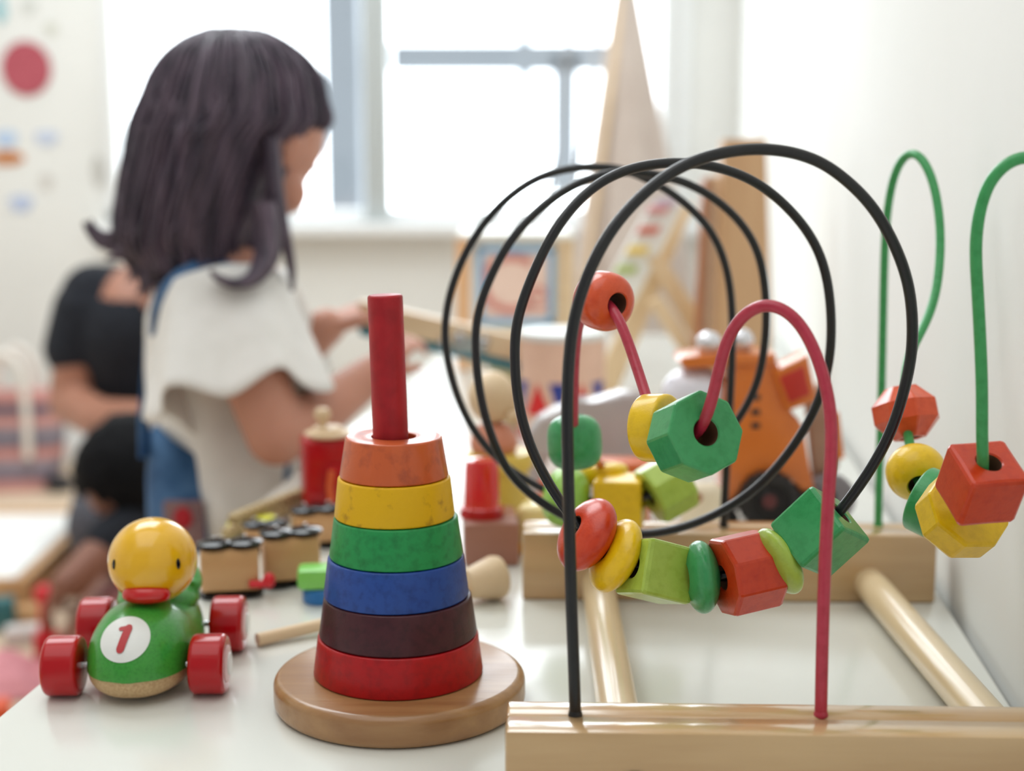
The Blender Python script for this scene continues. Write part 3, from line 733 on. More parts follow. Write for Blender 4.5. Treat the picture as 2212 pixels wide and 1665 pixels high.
# wooden peg figure
PF = Vector((P(1078, 900, 1.06).x, 1.06, TZ))
pf = thing('peg_figure', 'wooden figure with round bare wood head on a yellow skirt, beside the drum', 'toy', PF)
obj('skirt', lathe([(0, 0), (0.020, 0), (0.0225, 0.003), (0.0225, 0.047), (0.0255, 0.049), (0.0262, 0.055), (0.024, 0.0605), (0, 0.061)], 48), plain('toy_mustard', (218, 190, 84), rough=0.4), pf)
obj('torso', lathe([(0, 0.061), (0.0165, 0.061), (0.0185, 0.066), (0.0170, 0.073), (0.0125, 0.081), (0.0060, 0.0835), (0, 0.084)], 48), plain('terracotta_paint', (204, 132, 104), rough=0.4), pf, loc=(-0.004, 0, 0))
HD = P(1063, 858, 1.06) - PF
obj('head', ellipsoid(HD, 0.0182, 0.0182, 0.0200, n=40), M['wood_pale'], pf)
obj('arm_peg', rcyl(0.005, 0.005, 0, 0.012, 0.0015, 20), M['wood_pale'], pf, loc=P(1098, 902, 1.05)-PF, rot=(0, R90*0.8, 0))

# yellow block in front of it, glare painted pale into its colour
YB = P(1158, 1130, 1.02)
yb = thing('toy_block', 'yellow rounded block with painted pale glare standing behind the left end of the maze', 'block', (YB.x, 0.985, TZ), -0.15)
obj('block_body', box(-0.0150, 0, 0.0, 0.0150, 0.028, 0.036, 0.006, 4), plain('toy_yellow_glare', (240, 222, 150), rough=0.15, coat=0.8), yb)
obj('base_strip', box(-0.0155, -0.001, 0.0, 0.0155, 0.029, 0.0085, 0.002), plain('toy_yellow_deep', (230, 170, 20), rough=0.3), yb)['label'] = 'deeper yellow base below the painted glare'

# drum with red and blue triangles
DR = Vector((P(1214, 930, 1.46).x, 1.46, TZ))
dr = thing('toy_drum', 'round wooden drum with red and blue triangles and a white skin', 'drum', DR)
dh = 0.100; drr = 0.0445
obj('shell', lathe([(0, 0), (drr, 0), (drr, dh), (drr-0.004, dh+0.001), (0, dh+0.001)], 72), plain('drum_shell', (226, 184, 160), rough=0.4), dr)
obj('skin', lathe([(0, dh+0.001), (drr+0.001, dh+0.0005), (drr+0.0018, dh+0.004), (drr+0.0005, dh+0.0075), (drr-0.004, dh+0.008), (0, dh+0.0075)], 72), M['white'], dr)['label'] = 'white drum skin'
obj('foot_ring', lathe([(drr, 0.0), (drr+0.002, 0.0), (drr+0.002, 0.008), (drr, 0.008)], 72, True), plain('drum_red', (200, 60, 60), rough=0.4), dr)
for k in range(12):
    a0 = math.radians(-126 + 30*k); up = k % 2 == 0
    tb = bmesh.new(); n_ = 8; hh = 0.034; z0 = 0.024
    rows = []
    for j in range(n_+1):
        f = j/n_; ww = 0.0160*(1-f) if up else 0.0105*f; z = z0 + hh*f
        rows.append([tb.verts.new(((drr+0.0005)*math.cos(a0 + s*ww/drr), (drr+0.0005)*math.sin(a0 + s*ww/drr), z)) for s in (-1, -0.5, 0, 0.5, 1)])
    for r1_, r2_ in zip(rows[:-1], rows[1:]):
        for m in range(4): tb.faces.new((r1_[m], r1_[m+1], r2_[m+1], r2_[m]))
    bmesh.ops.remove_doubles(tb, verts=tb.verts[:], dist=1e-6)
    obj('triangle', tb, plain('tri_red', (214, 28, 28), rough=0.4) if up else plain('tri_blue', (40, 56, 140), rough=0.4), dr)['label'] = 'red painted triangle' if up else 'blue painted triangle'

# grey wooden shape with an arch, orange ball below the arch
GT = Vector((P(1290, 985, 1.18).x, 1.18, TZ))
def gp(u, v): q_ = P(u, v, 1.18) - GT; return (q_.x, q_.z)
outl = []
key = [(1140, 995), (1142, 935), (1165, 905), (1200, 885), (1250, 880), (1290, 868), (1340, 850), (1380, 848), (1415, 870), (1432, 905), (1436, 1040), (1300, 1046), (1262, 1046), (1262, 985), (1246, 942), (1215, 926), (1188, 942), (1175, 985), (1172, 1046), (1140, 1046)]
gtoy = thing('arched_toy', 'light grey rounded wooden toy with an arched opening, in front of the drum', 'toy', GT)
kz = min(gp(u, v)[1] for u, v in key)
obj('grey_body', extrude_poly([(a_, max(b_, 0.0005)) for a_, b_ in [gp(u, v) for u, v in key]][::-1], 0.032, bevel=0.005, seg=4), plain('toy_grey', (176, 168, 168), rough=0.28, coat=0.4), gtoy, smooth=60)
tag(obj('wooden_ball', ellipsoid((0, 0, 0), 0.0115, 0.0115, 0.0115), plain('toy_orange', (216, 92, 40)), loc=(P(1190, 985, 1.15).x, 1.15, TZ+0.0115)), 'small orange ball by the arch of the grey toy', 'ball')

# orange block
tag(obj('toy_block', box(-0.021, 0, 0, 0.021, 0.03, 0.050, 0.002), plain('brick_orange', (206, 98, 44), rough=0.35), loc=(P(1345, 1000, 1.07).x, 1.065, TZ), rot=(0, 0, -0.05)), 'brick orange upright block behind the yellow cube bead', 'block')

# cream toy with brown pegs
CT = Vector((P(1520, 1110, 1.02).x, 1.02, TZ))
ct = thing('spotted_toy', 'cream rounded wooden toy with brown spots behind the rear rail', 'toy', CT)
obj('body', box(-0.0155, 0, 0.006, 0.0155, 0.02, 0.043, 0.008, 4), plain('cream_paint', (236, 222, 196), rough=0.3), ct)
for (dx, dz, r) in ((0.002, 0.013, 0.0062), (-0.005, 0.034, 0.0040)):
    obj('spot', lathe([(0, 0.0015), (r*0.8, 0.0012), (r, 0), (0, 0)], 24), plain('spot_brown', (166, 110, 76), rough=0.4), ct, loc=(dx, 0.0, dz), rot=(R90, 0, 0))
obj('foot', box(-0.014, 0.002, 0, 0.014, 0.018, 0.0058, 0.001), plain('toy_teal', (110, 160, 170), rough=0.4), ct)['label'] = 'pale blue foot board'

# orange forklift
FK = Vector((P(1655, 1115, 1.065).x, 1.065, TZ))
fk = thing('toy_truck', 'orange toy truck with black wheels, three dark vents and two silver ball lamps', 'toy vehicle', FK, 0)
def fp(u, v): q_ = P(u, v, 1.065) - FK; return (q_.x, max(q_.z, 0.0))
orange = plain('forklift_orange', (214, 112, 34), rough=0.3, coat=0.5)
bodyo = [fp(*q_) for q_ in [(1560, 1085), (1558, 960), (1566, 850), (1572, 770), (1600, 766), (1668, 770), (1690, 800), (1700, 890), (1722, 900), (1738, 925), (1748, 1000), (1762, 1060), (1728, 1062), (1700, 1020), (1660, 1004), (1612, 1020), (1588, 1085)]]
bd_ = obj('body', extrude_poly(bodyo[::-1], 0.040, bevel=0.003, seg=3), orange, fk, smooth=45)
roof = [fp(*q_) for q_ in [(1466, 782), (1474, 770), (1560, 762), (1676, 764), (1676, 786), (1480, 796)]]
obj('roof', extrude_poly(roof[::-1], 0.046, bevel=0.002, seg=3), orange, fk, loc=(0, -0.003, 0), smooth=45)
bxp = [fp(*q_) for q_ in [(1668, 800), (1742, 764), (1762, 862), (1698, 886)]]
bx_ = obj('bucket', extrude_poly(bxp, 0.030, bevel=0.0015), orange, fk, loc=(0, -0.006, 0), smooth=45)
inn = [fp(*q_) for q_ in [(1680, 812), (1732, 788), (1746, 848), (1702, 868)]]
obj('bucket_inside', extrude_poly(inn, 0.002, bevel=0.0005), plain('bucket_red', (190, 44, 32), rough=0.4), bx_, loc=(0, -0.0013, 0))['label'] = 'red recessed inside'
for v_ in (858, 890, 919):
    q_ = fp(1632, v_); hs = box(-0.0034, -0.0008, -0.0022, 0.0034, 0.001, 0.0022, 0.0006)
    obj('vent', hs, M['dark'], bd_, loc=(q_[0], 0, q_[1]))
for (u_, v_, r_, dy_) in ((1658, 1068, 0.0225, -0.006), (1570, 1092, 0.0085, -0.004)):
    q_ = fp(u_, v_); 
    q_ = (q_[0], r_)
    tw = lathe([(0, 0.003), (r_*0.35, 0.0035), (r_*0.45, 0.001), (r_*0.65, 0.001), (r_*0.7, 0.005), (r_*0.92, 0.0045), (r_, 0.002), (r_, -0.008), (r_*0.9, -0.010), (0, -0.010)], 48)
    w_ = obj('wheel', tw, M['dark'], fk, loc=(q_[0], dy_, q_[1]), rot=(R90, 0, 0))
    w_['label'] = 'black wheel'
    if r_ > 0.02:
        hb_ = lathe([(0, 0.0048), (r_*0.22, 0.0045), (r_*0.26, 0.003), (0, 0.003)], 24)
        obj('hub', hb_, plain('hub_maroon', (96, 44, 46), rough=0.5), w_)['label'] = 'maroon hub'
        for k in range(18):
            a_ = 2*math.pi*k/18
            lug = box(-0.0016, -0.0018, -0.009, 0.0016, 0.0018, 0.004, 0.0004)
            bmesh.ops.transform(lug, matrix=Matrix.Rotation(a_, 4, 'Z') @ Matrix.Translation((0, r_-0.0008, 0)), verts=lug.verts[:])
            obj('tread_lug', lug, M['dark'], w_)
for (u_, v_) in ((1531, 742), (1601, 736)):
    q_ = P(u_, v_, 1.08) - FK
    obj('ball_lamp', ellipsoid((q_.x, q_.y, q_.z), 0.0098, 0.0098, 0.0098, n=32), base_mat('silver_ball', (226, 226, 232), rough=0.12, metal=0.6), fk)['label'] = 'silver ball lamp'
dm = bmesh.new(); q_ = P(1500, 850, 1.085) - FK
add(dm, ellipsoid((q_.x, 0.018, q_.z), 0.026, 0.020, 0.022, n=40))
obj('clear_dome', dm, base_mat('clear_plastic', (235, 233, 245), rough=0.08, spec=0.8, coat=0.5), fk, smooth=60)['label'] = 'clear shiny plastic dome'
# lever / mast at its right
mst = [fp(*q_) for q_ in [(1752, 870), (1790, 830), (1806, 900), (1828, 990), (1826, 1020), (1800, 1060), (1772, 1062)]]
obj('rear_mast', extrude_poly(mst[::-1], 0.012, bevel=0.0015), plain('mast_tan', (176, 140, 116), rough=0.5), fk, loc=(0, 0.020, 0))
obj('fork_tip', tube([Vector((fp(1812, 900)[0], 0.018, fp(1812, 900)[1])), Vector((fp(1824, 1000)[0], 0.018, fp(1824, 1000)[1]))], 0.0042, 12), orange, fk)
q0 = fp(1800, 1085)
obj('wheel', rcyl(q0[1]+0.0001, q0[1]+0.0001, -0.004, 0.006, 0.002, 32), plain('grey_tyre', (130, 124, 128), rough=0.5), fk, loc=(q0[0], 0.015, q0[1]), rot=(R90, 0, 0))['label'] = 'grey wheel'
obj('chassis', box(fp(1575, 1060)[0], 0.004, 0.012, fp(1810, 1060)[0], 0.034, 0.026, 0.002), M['dark'], fk)

# long wooden seesaw beam held by the girl
s0 = P(778, 684, 1.50); s1 = P(1142, 768, 1.50)
bmv = thing('balance_beam', 'long tan wooden beam with a teal strip underneath, held by the girl', 'toy', (s0+s1)/2)
def beam(za, zb, ya, yb, name, mat, lab=None):
    b_ = bmesh.new(); vs = []
    for e in (s0, s1):
        for (dy, dz) in ((ya, za), (yb, za), (yb, zb), (ya, zb)): vs.append(b_.verts.new(e + Vector((0, dy, dz))))
    for f in ((0, 1, 2, 3), (7, 6, 5, 4), (0, 4, 5, 1), (1, 5, 6, 2), (2, 6, 7, 3), (3, 7, 4, 0)): b_.faces.new([vs[i] for i in f])
    bmesh.ops.bevel(b_, geom=b_.edges[:], offset=0.001, segments=2, affect='EDGES')
    r_ = obj(name, b_, mat, bmv, world=True)
    if lab: r_['label'] = lab
beam(-0.008, 0.018, -0.012, 0.012, 'beam', M['wood_pale']); beam(-0.0180, -0.0085, -0.013, 0.013, 'strip', plain('teal', (20, 112, 128), rough=0.4), 'teal strip along the underside')
for u_, v_ in ((993, 728), (1046, 738), (958, 742)):
    bp_ = P(u_, v_, 1.486); bl = ellipsoid(bp_, 0.0058, 0.004, 0.0058)
    obj('bolt', bl, M['metal'], bmv, world=True)
pl_ = box(-0.016, -0.003, -0.010, 0.020, 0.0, 0.008, 0.001); bmesh.ops.transform(pl_, matrix=Matrix.Translation(P(1010, 742, 1.489)), verts=pl_.verts[:])
obj('hinge_plate', pl_, plain('grey_plate', (160, 168, 166), rough=0.35, metal=0.5), bmv, world=True)
sp_ = P(1090, 790, 1.50)
obj('support_post', box(sp_.x-0.016, 1.494, TZ, sp_.x+0.016, 1.520, sp_.z+0.004, 0.002), plain('post_yellow', (232, 222, 170), rough=0.5), bmv, world=True)

# alphabet activity cube
AC = Vector((P(1115, 800, 1.92).x, 1.92, TZ)); aw = PX(236, 1.95, 700); at_ = P(1115, 516, 1.92).z - TZ
ac = thing('activity_cube', 'wooden activity cube with a pink letter panel in a blue frame', 'toy', AC)
def aq(u, v): q_ = P(u, v, 1.92) - AC; return q_.x, q_.z
post_m = M['wood_pale']
for (u0, u1, mt_) in ((985, 1012, plain('post_orange', (226, 176, 130), rough=0.5)), (1205, 1240, post_m)):
    x0_, x1_ = aq(u0, 700)[0], aq(u1, 700)[0]
    for yy in (0, 0.12):
        obj('corner_post', box(x0_, yy, 0, x1_, yy+0.018, at_, 0.002), mt_, ac)
obj('top_board', box(aq(985, 0)[0], -0.002, at_, aq(1240, 0)[0], 0.14, at_+0.008, 0.002), plain('board_white', (236, 236, 230), rough=0.4), ac)
obj('drawer_front', box(aq(1012, 0)[0], 0.004, 0.002, aq(1205, 0)[0], 0.012, aq(0, 706)[1], 0.002), plain('drawer_tan', (232, 206, 166), rough=0.5), ac)
obj('knob', ellipsoid((aq(1156, 0)[0], 0.0, aq(0, 752)[1]), 0.007, 0.006, 0.007), plain('knob_grey', (120, 130, 130), rough=0.4), ac)
fr = bmesh.new(); fx0, fz0 = aq(1030, 702); fx1, fz1 = aq(1200, 532); tt_ = 0.009
for b_ in ((fx0, fz0, fx1, fz0+tt_), (fx0, fz1-tt_, fx1, fz1), (fx0, fz0, fx0+tt_, fz1), (fx1-tt_, fz0, fx1, fz1)):
    add(fr, box(b_[0], -0.004, b_[1], b_[2], 0.008, b_[3], 0.0015))
pn_ = obj('panel_frame', fr, plain('frame_blue', (128, 172, 204), rough=0.45), ac); pn_['label'] = 'light blue panel frame'
lp = obj('letter_panel', box(fx0+tt_, 0.001, fz0+tt_, fx1-tt_, 0.006, fz1-tt_), plain('panel_peach', (238, 206, 190), rough=0.5), ac, smooth=0)
text_mesh('C', 0.115, plain('letter_pink', (214, 138, 126), rough=0.5), lp, (aq(1092, 0)[0], -0.0002, (fz0+fz1)/2 - 0.002), (R90, 0, 0), 'letter', bold=0.0)
text_mesh('e', 0.070, M['letter_pink'], lp, (aq(1160, 0)[0], -0.0002, (fz0+fz1)/2 - 0.010), (R90, 0, 0), 'letter', bold=0.0)

# toy slide tower: ladder board with coloured rungs, legs, tall planks
TW = Vector((P(1560, 760, 1.62).x, 1.62, TZ))
tw_ = thing('toy_tower', 'tall tan wooden toy tower with a slanted ladder of coloured rungs', 'toy', TW)
def plank(name, uv, Y, dep, mat, lab=None, bev=0.0015):
    pts_ = [(P(u, v, Y).x, max(P(u, v, Y).z, TZ+0.0002)) for u, v in uv]
    a2 = sum(pts_[i][0]*pts_[(i+1) % len(pts_)][1] - pts_[(i+1) % len(pts_)][0]*pts_[i][1] for i in range(len(pts_)))
    if a2 > 0: pts_ = pts_[::-1]
    bmm = extrude_poly(pts_, dep, bevel=bev); bmesh.ops.translate(bmm, vec=(0, Y, 0), verts=bmm.verts[:])
    o_ = obj(name, bmm, mat, tw_, world=True, smooth=40)
    if lab: o_['label'] = lab
    return o_
tan = wood('tower_plank', (192, 148, 106), (208, 168, 126), 2, 30, rough=0.5)
tan2 = wood('tower_leg', (224, 194, 152), (234, 208, 170), 2, 30, rough=0.5)
plank('tall_plank', [(1564, 301), (1655, 299), (1672, 880), (1545, 880)], 1.60, 0.035, tan)
plank('narrow_plank', [(1532, 380), (1556, 380), (1540, 880), (1500, 880)], 1.64, 0.02, plain('plank_pale', (226, 200, 170), rough=0.5))
plank('edge_strip', [(1520, 385), (1531, 385), (1512, 880), (1494, 880)], 1.63, 0.02, plain('plank_russet', (178, 116, 80), rough=0.5), 'russet edge strip')
plank('slanted_leg', [(1468, 445), (1500, 440), (1330, 900), (1270, 900)], 1.70, 0.022, tan2)
plank('cross_brace', [(1398, 560), (1430, 548), (1520, 690), (1500, 740)], 1.675, 0.018, tan2)
plank('cross_brace', [(1400, 655), (1430, 640), (1500, 745), (1490, 790)], 1.650, 0.018, tan2)
lad = plank('ladder_board', [(1405, 440), (1480, 440), (1372, 650), (1288, 650)], 1.68, 0.010, plain('ladder_white', (238, 238, 232), rough=0.4), 'white ladder board')
for k, (cu_, cv_, cc) in enumerate(((1440, 436, (206, 190, 210)), (1421, 452, (222, 150, 150)), (1402, 497, (214, 112, 92)), (1378, 541, (240, 206, 96)), (1353, 583, (178, 196, 108)))):
    w2 = 22
    pts_ = [(P(u, v, 1.674).x, P(u, v, 1.674).z) for u, v in ((cu_-w2+4, cv_-8), (cu_+w2+4, cv_-8), (cu_+w2-4, cv_+8), (cu_-w2-4, cv_+8))]
    bmm = extrude_poly(pts_[::-1], 0.006, bevel=0.0008); bmesh.ops.translate(bmm, vec=(0, 1.674, 0), verts=bmm.verts[:])
    r_ = obj('rung', bmm, plain('rung_%d' % k, cc, rough=0.4), lad, world=True); r_['label'] = ['lilac rung', 'pink rung', 'coral red rung', 'yellow rung', 'green rung'][k]

# ================================================================== TEEPEE BY THE WINDOW
TY = 3.15
tp = thing('play_teepee', 'white cloth play teepee with thin wooden poles beside the window', 'tent', (P(1370, 400, TY).x, TY, 0))
apex = P(1352, -60, TY)
cl = bmesh.new(); secs = []
for k in range(15):
    t = k/14
    zz = apex.z*(1-t) + 0.02*t
    ring_ = []
    for i in range(48):
        a_ = 2*math.pi*i/48
        rr_ = 0.03 + t*(0.29 + 0.03*math.cos(4*a_)) 
        rr_ *= 1 + 0.06*math.sin(9*a_ + 3*t)*min(1, t*3)
        ring_.append(Vector((apex.x + 0.03*t + rr_*0.62*math.cos(a_), TY + rr_*0.5*math.sin(a_), zz)))
    secs.append(ring_)
tent_m = mottled('tent_cloth', (190, 174, 164), (202, 188, 178), scale=8, rough=0.9)
obj('tent_cloth', loft(secs, caps=False), tent_m, tp, world=True, smooth=60)
for k, (du, dd) in enumerate(((-140, -0.14), (-60, 0.16), (80, -0.10), (120, 0.12))):
    top_ = P(1352 - du*0.25, -150, TY); bot = Vector((P(1352 + du*1.15, 1000, TY).x, TY + dd, 0.0))
    obj('pole', tube([top_, apex + Vector((0, dd*0.05, 0)), bot], 0.008, 10), M['wood_pale'], tp, world=True)
# light cords / string hanging left of the teepee
cd = thing('hanging_cord', 'pale drawstring cords hanging in front of the window beside the teepee', 'cord', P(1240, -40, 3.3))
for k, sq in enumerate((((1262, -60), (1222, 120), (1205, 300), (1180, 430)), ((1300, -60), (1290, 120), (1262, 260), (1245, 420)))):
    obj('cord', tube(smooth_path(catmull([P(u, v, 3.3) for u, v in sq], 8), 4), 0.006, 8), plain('cord_grey', (176, 182, 190), rough=0.8), cd, world=True)

# ================================================================== WALL DECORATIONS (left)
def decal(name, u, v, ru, rv, rgb, label, cat='wall sticker', n=40, lob=0.0):
    c = P(u, v, YF-0.004); rx_, rz_ = PX(ru, YF, v), PX(rv, YF, v)
    pts_ = [((rx_*(1+lob*math.sin(3*a_)))*math.cos(a_), (rz_*(1+lob*math.cos(2*a_)))*math.sin(a_)) for a_ in [2*math.pi*i/n for i in range(n)]]
    o_ = obj(name, extrude_poly(pts_[::-1], 0.003), plain('decal_%d_%d' % (u, v), rgb, rough=0.6), None, smooth=0, loc=c)
    tag(o_, label, cat, 'stickers on the far wall')
decal('round_sticker', 56, 148, 54, 58, (172, 76, 88), 'large dusky red round sticker on the far wall')
decal('bar_sticker', 14, 341, 38, 15, (190, 118, 62), 'short orange-brown sticker below the red disc, at left edge')
decal('cloud_sticker', 12, 300, 24, 20, (180, 200, 226), 'pale blue cloud sticker just above the brown one', lob=0.15)
decal('cloud_sticker', 100, 298, 24, 17, (192, 202, 222), 'pale blue cloud sticker right of and below the red disc', lob=0.15)
decal('cloud_sticker', 45, 440, 24, 20, (182, 194, 220), 'blue cloud sticker lowest on the far wall', lob=0.15)
decal('star_sticker', 100, 392, 14, 18, (206, 202, 196), 'faint beige sticker between the two lower blue clouds', lob=0.1)
decal('star_sticker', 110, 62, 13, 14, (206, 206, 194), 'faint beige sticker up and right of the red disc', lob=0.1)
decal('star_sticker', 62, 12, 16, 16, (204, 206, 200), 'faint beige sticker at the top edge above the red disc', lob=0.1)
decal('tall_sticker', 212, 370, 13, 34, (186, 184, 178), 'upright grey sticker beside the window edge')
decal('corner_sticker', 0, 20, 14, 30, (150, 190, 196), 'teal-grey sticker in the upper left corner of the photo')

# ================================================================== PEOPLE
def cap(u0, v0, Y0, r0, u1, v1, Y1, r1):
    return (P(u0, v0, Y0), r0, P(u1, v1, Y1), r1)
def hand(wrist, direction, palm_n, r=0.0048, scale=1.0, curl=0.6, right=True):
    """palm + five separate fingers, returned as capsules"""
    d = Vector(direction).normalized(); n_ = Vector(palm_n); n_ = (n_ - d*n_.dot(d)).normalized(); s = d.cross(n_)
    if not right: s = -s
    out_ = []; L = 0.042*scale; W = 0.030*scale
    for k in range(4):
        off = (k-1.5)/3*W
        base = wrist + d*L + s*off
        out_.append((wrist + d*0.004 + s*off*0.6, 0.0095*scale, base - d*0.004, 0.0075*scale))
        ln = [0.030, 0.034, 0.031, 0.024][k]*scale
        p = base; dirv = d.copy(); ang = curl
        for j, fr_ in enumerate((0.42, 0.33, 0.25)):
            dirv = (Quaternion(s, -ang*(0.5+0.35*j)) @ dirv) if (Quaternion(s, -ang) @ d).dot(n_) > 0 else (Quaternion(s, ang*(0.5+0.35*j)) @ dirv)
            q2 = p + dirv*ln*fr_
            out_.append((p, r*scale*(1-0.08*j), q2, r*scale*(0.95-0.1*j))); p = q2
    tb_ = wrist + d*L*0.35 - s*W*0.45
    t1 = tb_ + (d*0.55 - s*0.75 + n_*0.25).normalized()*0.020*scale
    t2 = t1 + (d*0.8 - s*0.15 + n_*0.5).normalized()*0.016*scale
    out_ += [(tb_, 0.0078*scale, t1, 0.0060*scale), (t1, 0.0058*scale, t2, 0.0048*scale)]
    return out_
def put_face(head_c, fwd, up, R, parent, lids=True):
    """eyes and mouth as children; nose is in the body mesh"""
    side = fwd.cross(up).normalized()
    for s in (-1, 1):
        e = head_c + fwd*R*0.76 + side*s*R*0.33 + up*R*0.0
        ew = ellipsoid(e, R*0.13, R*0.13, R*0.085); eo = obj('eye', ew, M['eye'], parent, world=True)
        ir = ellipsoid(e + fwd*R*0.085, R*0.06, R*0.06, R*0.065); obj('iris', ir, M['iris'], eo, world=True)
        br = tube([e + up*R*0.24 - side*R*0.18 + fwd*R*0.07, e + up*R*0.29 + fwd*R*0.12, e + up*R*0.24 + side*R*0.18 + fwd*R*0.05], R*0.025, 8)
        obj('eyebrow', br, M['hair2'], parent, world=True)
    m_ = head_c + fwd*R*0.86 - up*R*0.62
    obj('mouth', tube([m_ - side*R*0.2 - fwd*R*0.06, m_, m_ + side*R*0.2 - fwd*R*0.06], lambda t: R*0.05*(0.4+math.sin(math.pi*t)), 10), M['lips'], parent, world=True)
def head_parts(c, fwd, up, R):
    side = fwd.cross(up).normalized(); rot = Matrix((side, fwd, up)).transposed()
    ps = [ellipsoid(c - fwd*R*0.08 + up*R*0.12, R*0.90, R*1.02, R*0.98, rot),
          ellipsoid(c + fwd*R*0.22 - up*R*0.42, R*0.70, R*0.68, R*0.62, rot),
          (c + fwd*R*0.45 - up*R*0.80, R*0.26, c + fwd*R*0.52 - up*R*0.78, R*0.22),
          (c + fwd*R*0.86 + up*R*0.02, R*0.075, c + fwd*R*1.02 - up*R*0.24, R*0.115)]
    for s in (-1, 1):
        ps.append(ellipsoid(c + side*s*R*0.62 + fwd*R*0.42 - up*R*0.38, R*0.30, R*0.34, R*0.30, rot))
        ps.append(ellipsoid(c + side*s*R*0.93 - fwd*R*0.05 - up*R*0.08, R*0.07, R*0.15, R*0.24, rot))
    return ps

# ---------------- the girl
GY = 1.40
girl = thing('person', 'small child with long dark hair in white shirt and denim dungarees playing at the table', 'person', (P(470, 1080, GY).x, GY, 0))
hc = P(538, 298, GY); Rh = 0.076
gf = Vector((0.40, 0.66, -0.60)).normalized(); gu = Vector((0.48, 0.36, 0.8)); gu = (gu - gf*gu.dot(gf)).normalized()
parts = head_parts(hc, gf, gu, Rh)
parts += [cap(520, 470, GY, .034, 505, 570, GY, .036), cap(500, 600, GY-.03, .040, 500, 600, GY+.04, .040),
 cap(490, 640, GY, .058, 470, 840, GY, .062), cap(470, 840, GY, .060, 465, 1010, GY, .052), cap(465, 1010, GY-.03, .048, 468, 1090, GY-.02, .050), cap(465, 1010, GY+.03, .048, 468, 1090, GY+.02, .050),
 # near arm
 cap(470, 650, GY-.075, .034, 545, 800, GY-.115, .031), cap(545, 800, GY-.115, .031, 598, 940, GY-.125, .0285), cap(598, 940, GY-.125, .0285, 680, 900, GY-.09, .0260), cap(680, 900, GY-.09, .0260, 800, 810, GY-.02, .0195),
 # far arm
 cap(530, 650, GY+.075, .034, 600, 790, GY+.11, .029), cap(600, 790, GY+.11, .029, 705, 706, GY+.09, .0205)]
parts += hand(P(800, 810, GY-.02), (0.55, 0.2, 0.55), (0.4, 0.5, -0.6), scale=0.95, curl=0.75)
parts += hand(P(706, 704, GY+.09), (0.80, 0.10, 0.28), (0.2, 0.3, -0.9), scale=1.0, curl=0.85, right=False)
hipz = P(468, 1090, GY).z; hx = P(468, 1090, GY).x
for s in (-1, 1):
    ft = Vector((hx + (0.02 if s < 0 else -0.01), GY + s*0.045, 0.045))
    kn_ = Vector((hx + 0.008, GY + s*0.045, hipz*0.52))
    parts += [((hx, GY + s*0.035, hipz), 0.050, kn_, 0.038), (kn_, 0.042, ft, 0.030), (ft, 0.030, ft + Vector((0.075, 0, -0.018)), 0.024)]
blob('body', parts, M['skin'], girl, voxel=0.0030, sm=5, world=True)
put_face(hc, gf, gu, Rh, girl)
# shirt: torso loft + flutter sleeves
def ring_px(u, v, Y, ru, ry, n=48, wav=0.0, k=7, ph=0.0, tiltv=0.0):
    c = P(u, v, Y); rx_ = PX(ru, Y, v)
    return [c + Vector((rx_*(1+wav*math.sin(k*a_+ph))*math.cos(a_), ry*(1+wav*math.sin(k*a_+ph))*math.sin(a_), tiltv*math.cos(a_) + 0.25*wav*rx_*math.sin(k*a_+ph))) for a_ in [2*math.pi*i/n for i in range(n)]]
secs = [ring_px(505, 575, GY, 80, .045), ring_px(495, 592, GY, 120, .068), ring_px(485, 620, GY, 148, .086), ring_px(478, 680, GY, 158, .088), ring_px(476, 780, GY, 160, .086, wav=.01), ring_px(482, 880, GY, 162, .088, wav=.02), ring_px(500, 960, GY, 160, .090, wav=.03), ring_px(522, 1040, GY, 150, .094, wav=.04, ph=1), ring_px(535, 1110, GY, 140, .096, wav=.05, ph=1.3)]
sh = obj('shirt', loft(secs, caps=False), M['shirt'], girl, smooth=80, world=True); so = sh.modifiers.new('thick', 'SOLIDIFY'); so.thickness = 0.003
sh['label'] = 'white cotton shirt'
def sleeve(c0, c1, r0, r1, parent, wav, name):
    secs = []; d = (c1-c0).normalized(); x_ = d.orthogonal().normalized(); x_ = (Vector((1, 0, 0)) - d*d.x).normalized(); y_ = d.cross(x_)
    for k in range(14):
        t = k/13; c = c0.lerp(c1, t); rx_ = r0[0] + (r1[0]-r0[0])*t**0.75; ry_ = r0[1] + (r1[1]-r0[1])*t**0.9
        if k == 0: rx_, ry_ = rx_*0.55, ry_*0.55
        secs.append([c + x_*rx_*(1+wav*t*math.sin(6*a_+1.0))*math.cos(a_) + y_*ry_*(1+wav*t*math.sin(6*a_+1.0))*math.sin(a_) + d*(0.010*t*math.sin(5*a_)) for a_ in [2*math.pi*i/60 for i in range(60)]])
    o_ = obj(name, loft(secs, caps=False), M['shirt'], parent, smooth=80, world=True); m_ = o_.modifiers.new('thick', 'SOLIDIFY'); m_.thickness = 0.002
    return o_
sleeve(P(478, 590, GY-.060), P(515, 868, GY-.118), (.050, .036), (.082, .052), sh, .09, 'sleeve')
sleeve(P(535, 600, GY+.060), P(590, 800, GY+.112), (.046, .036), (.060, .050), sh, .09, 'sleeve')
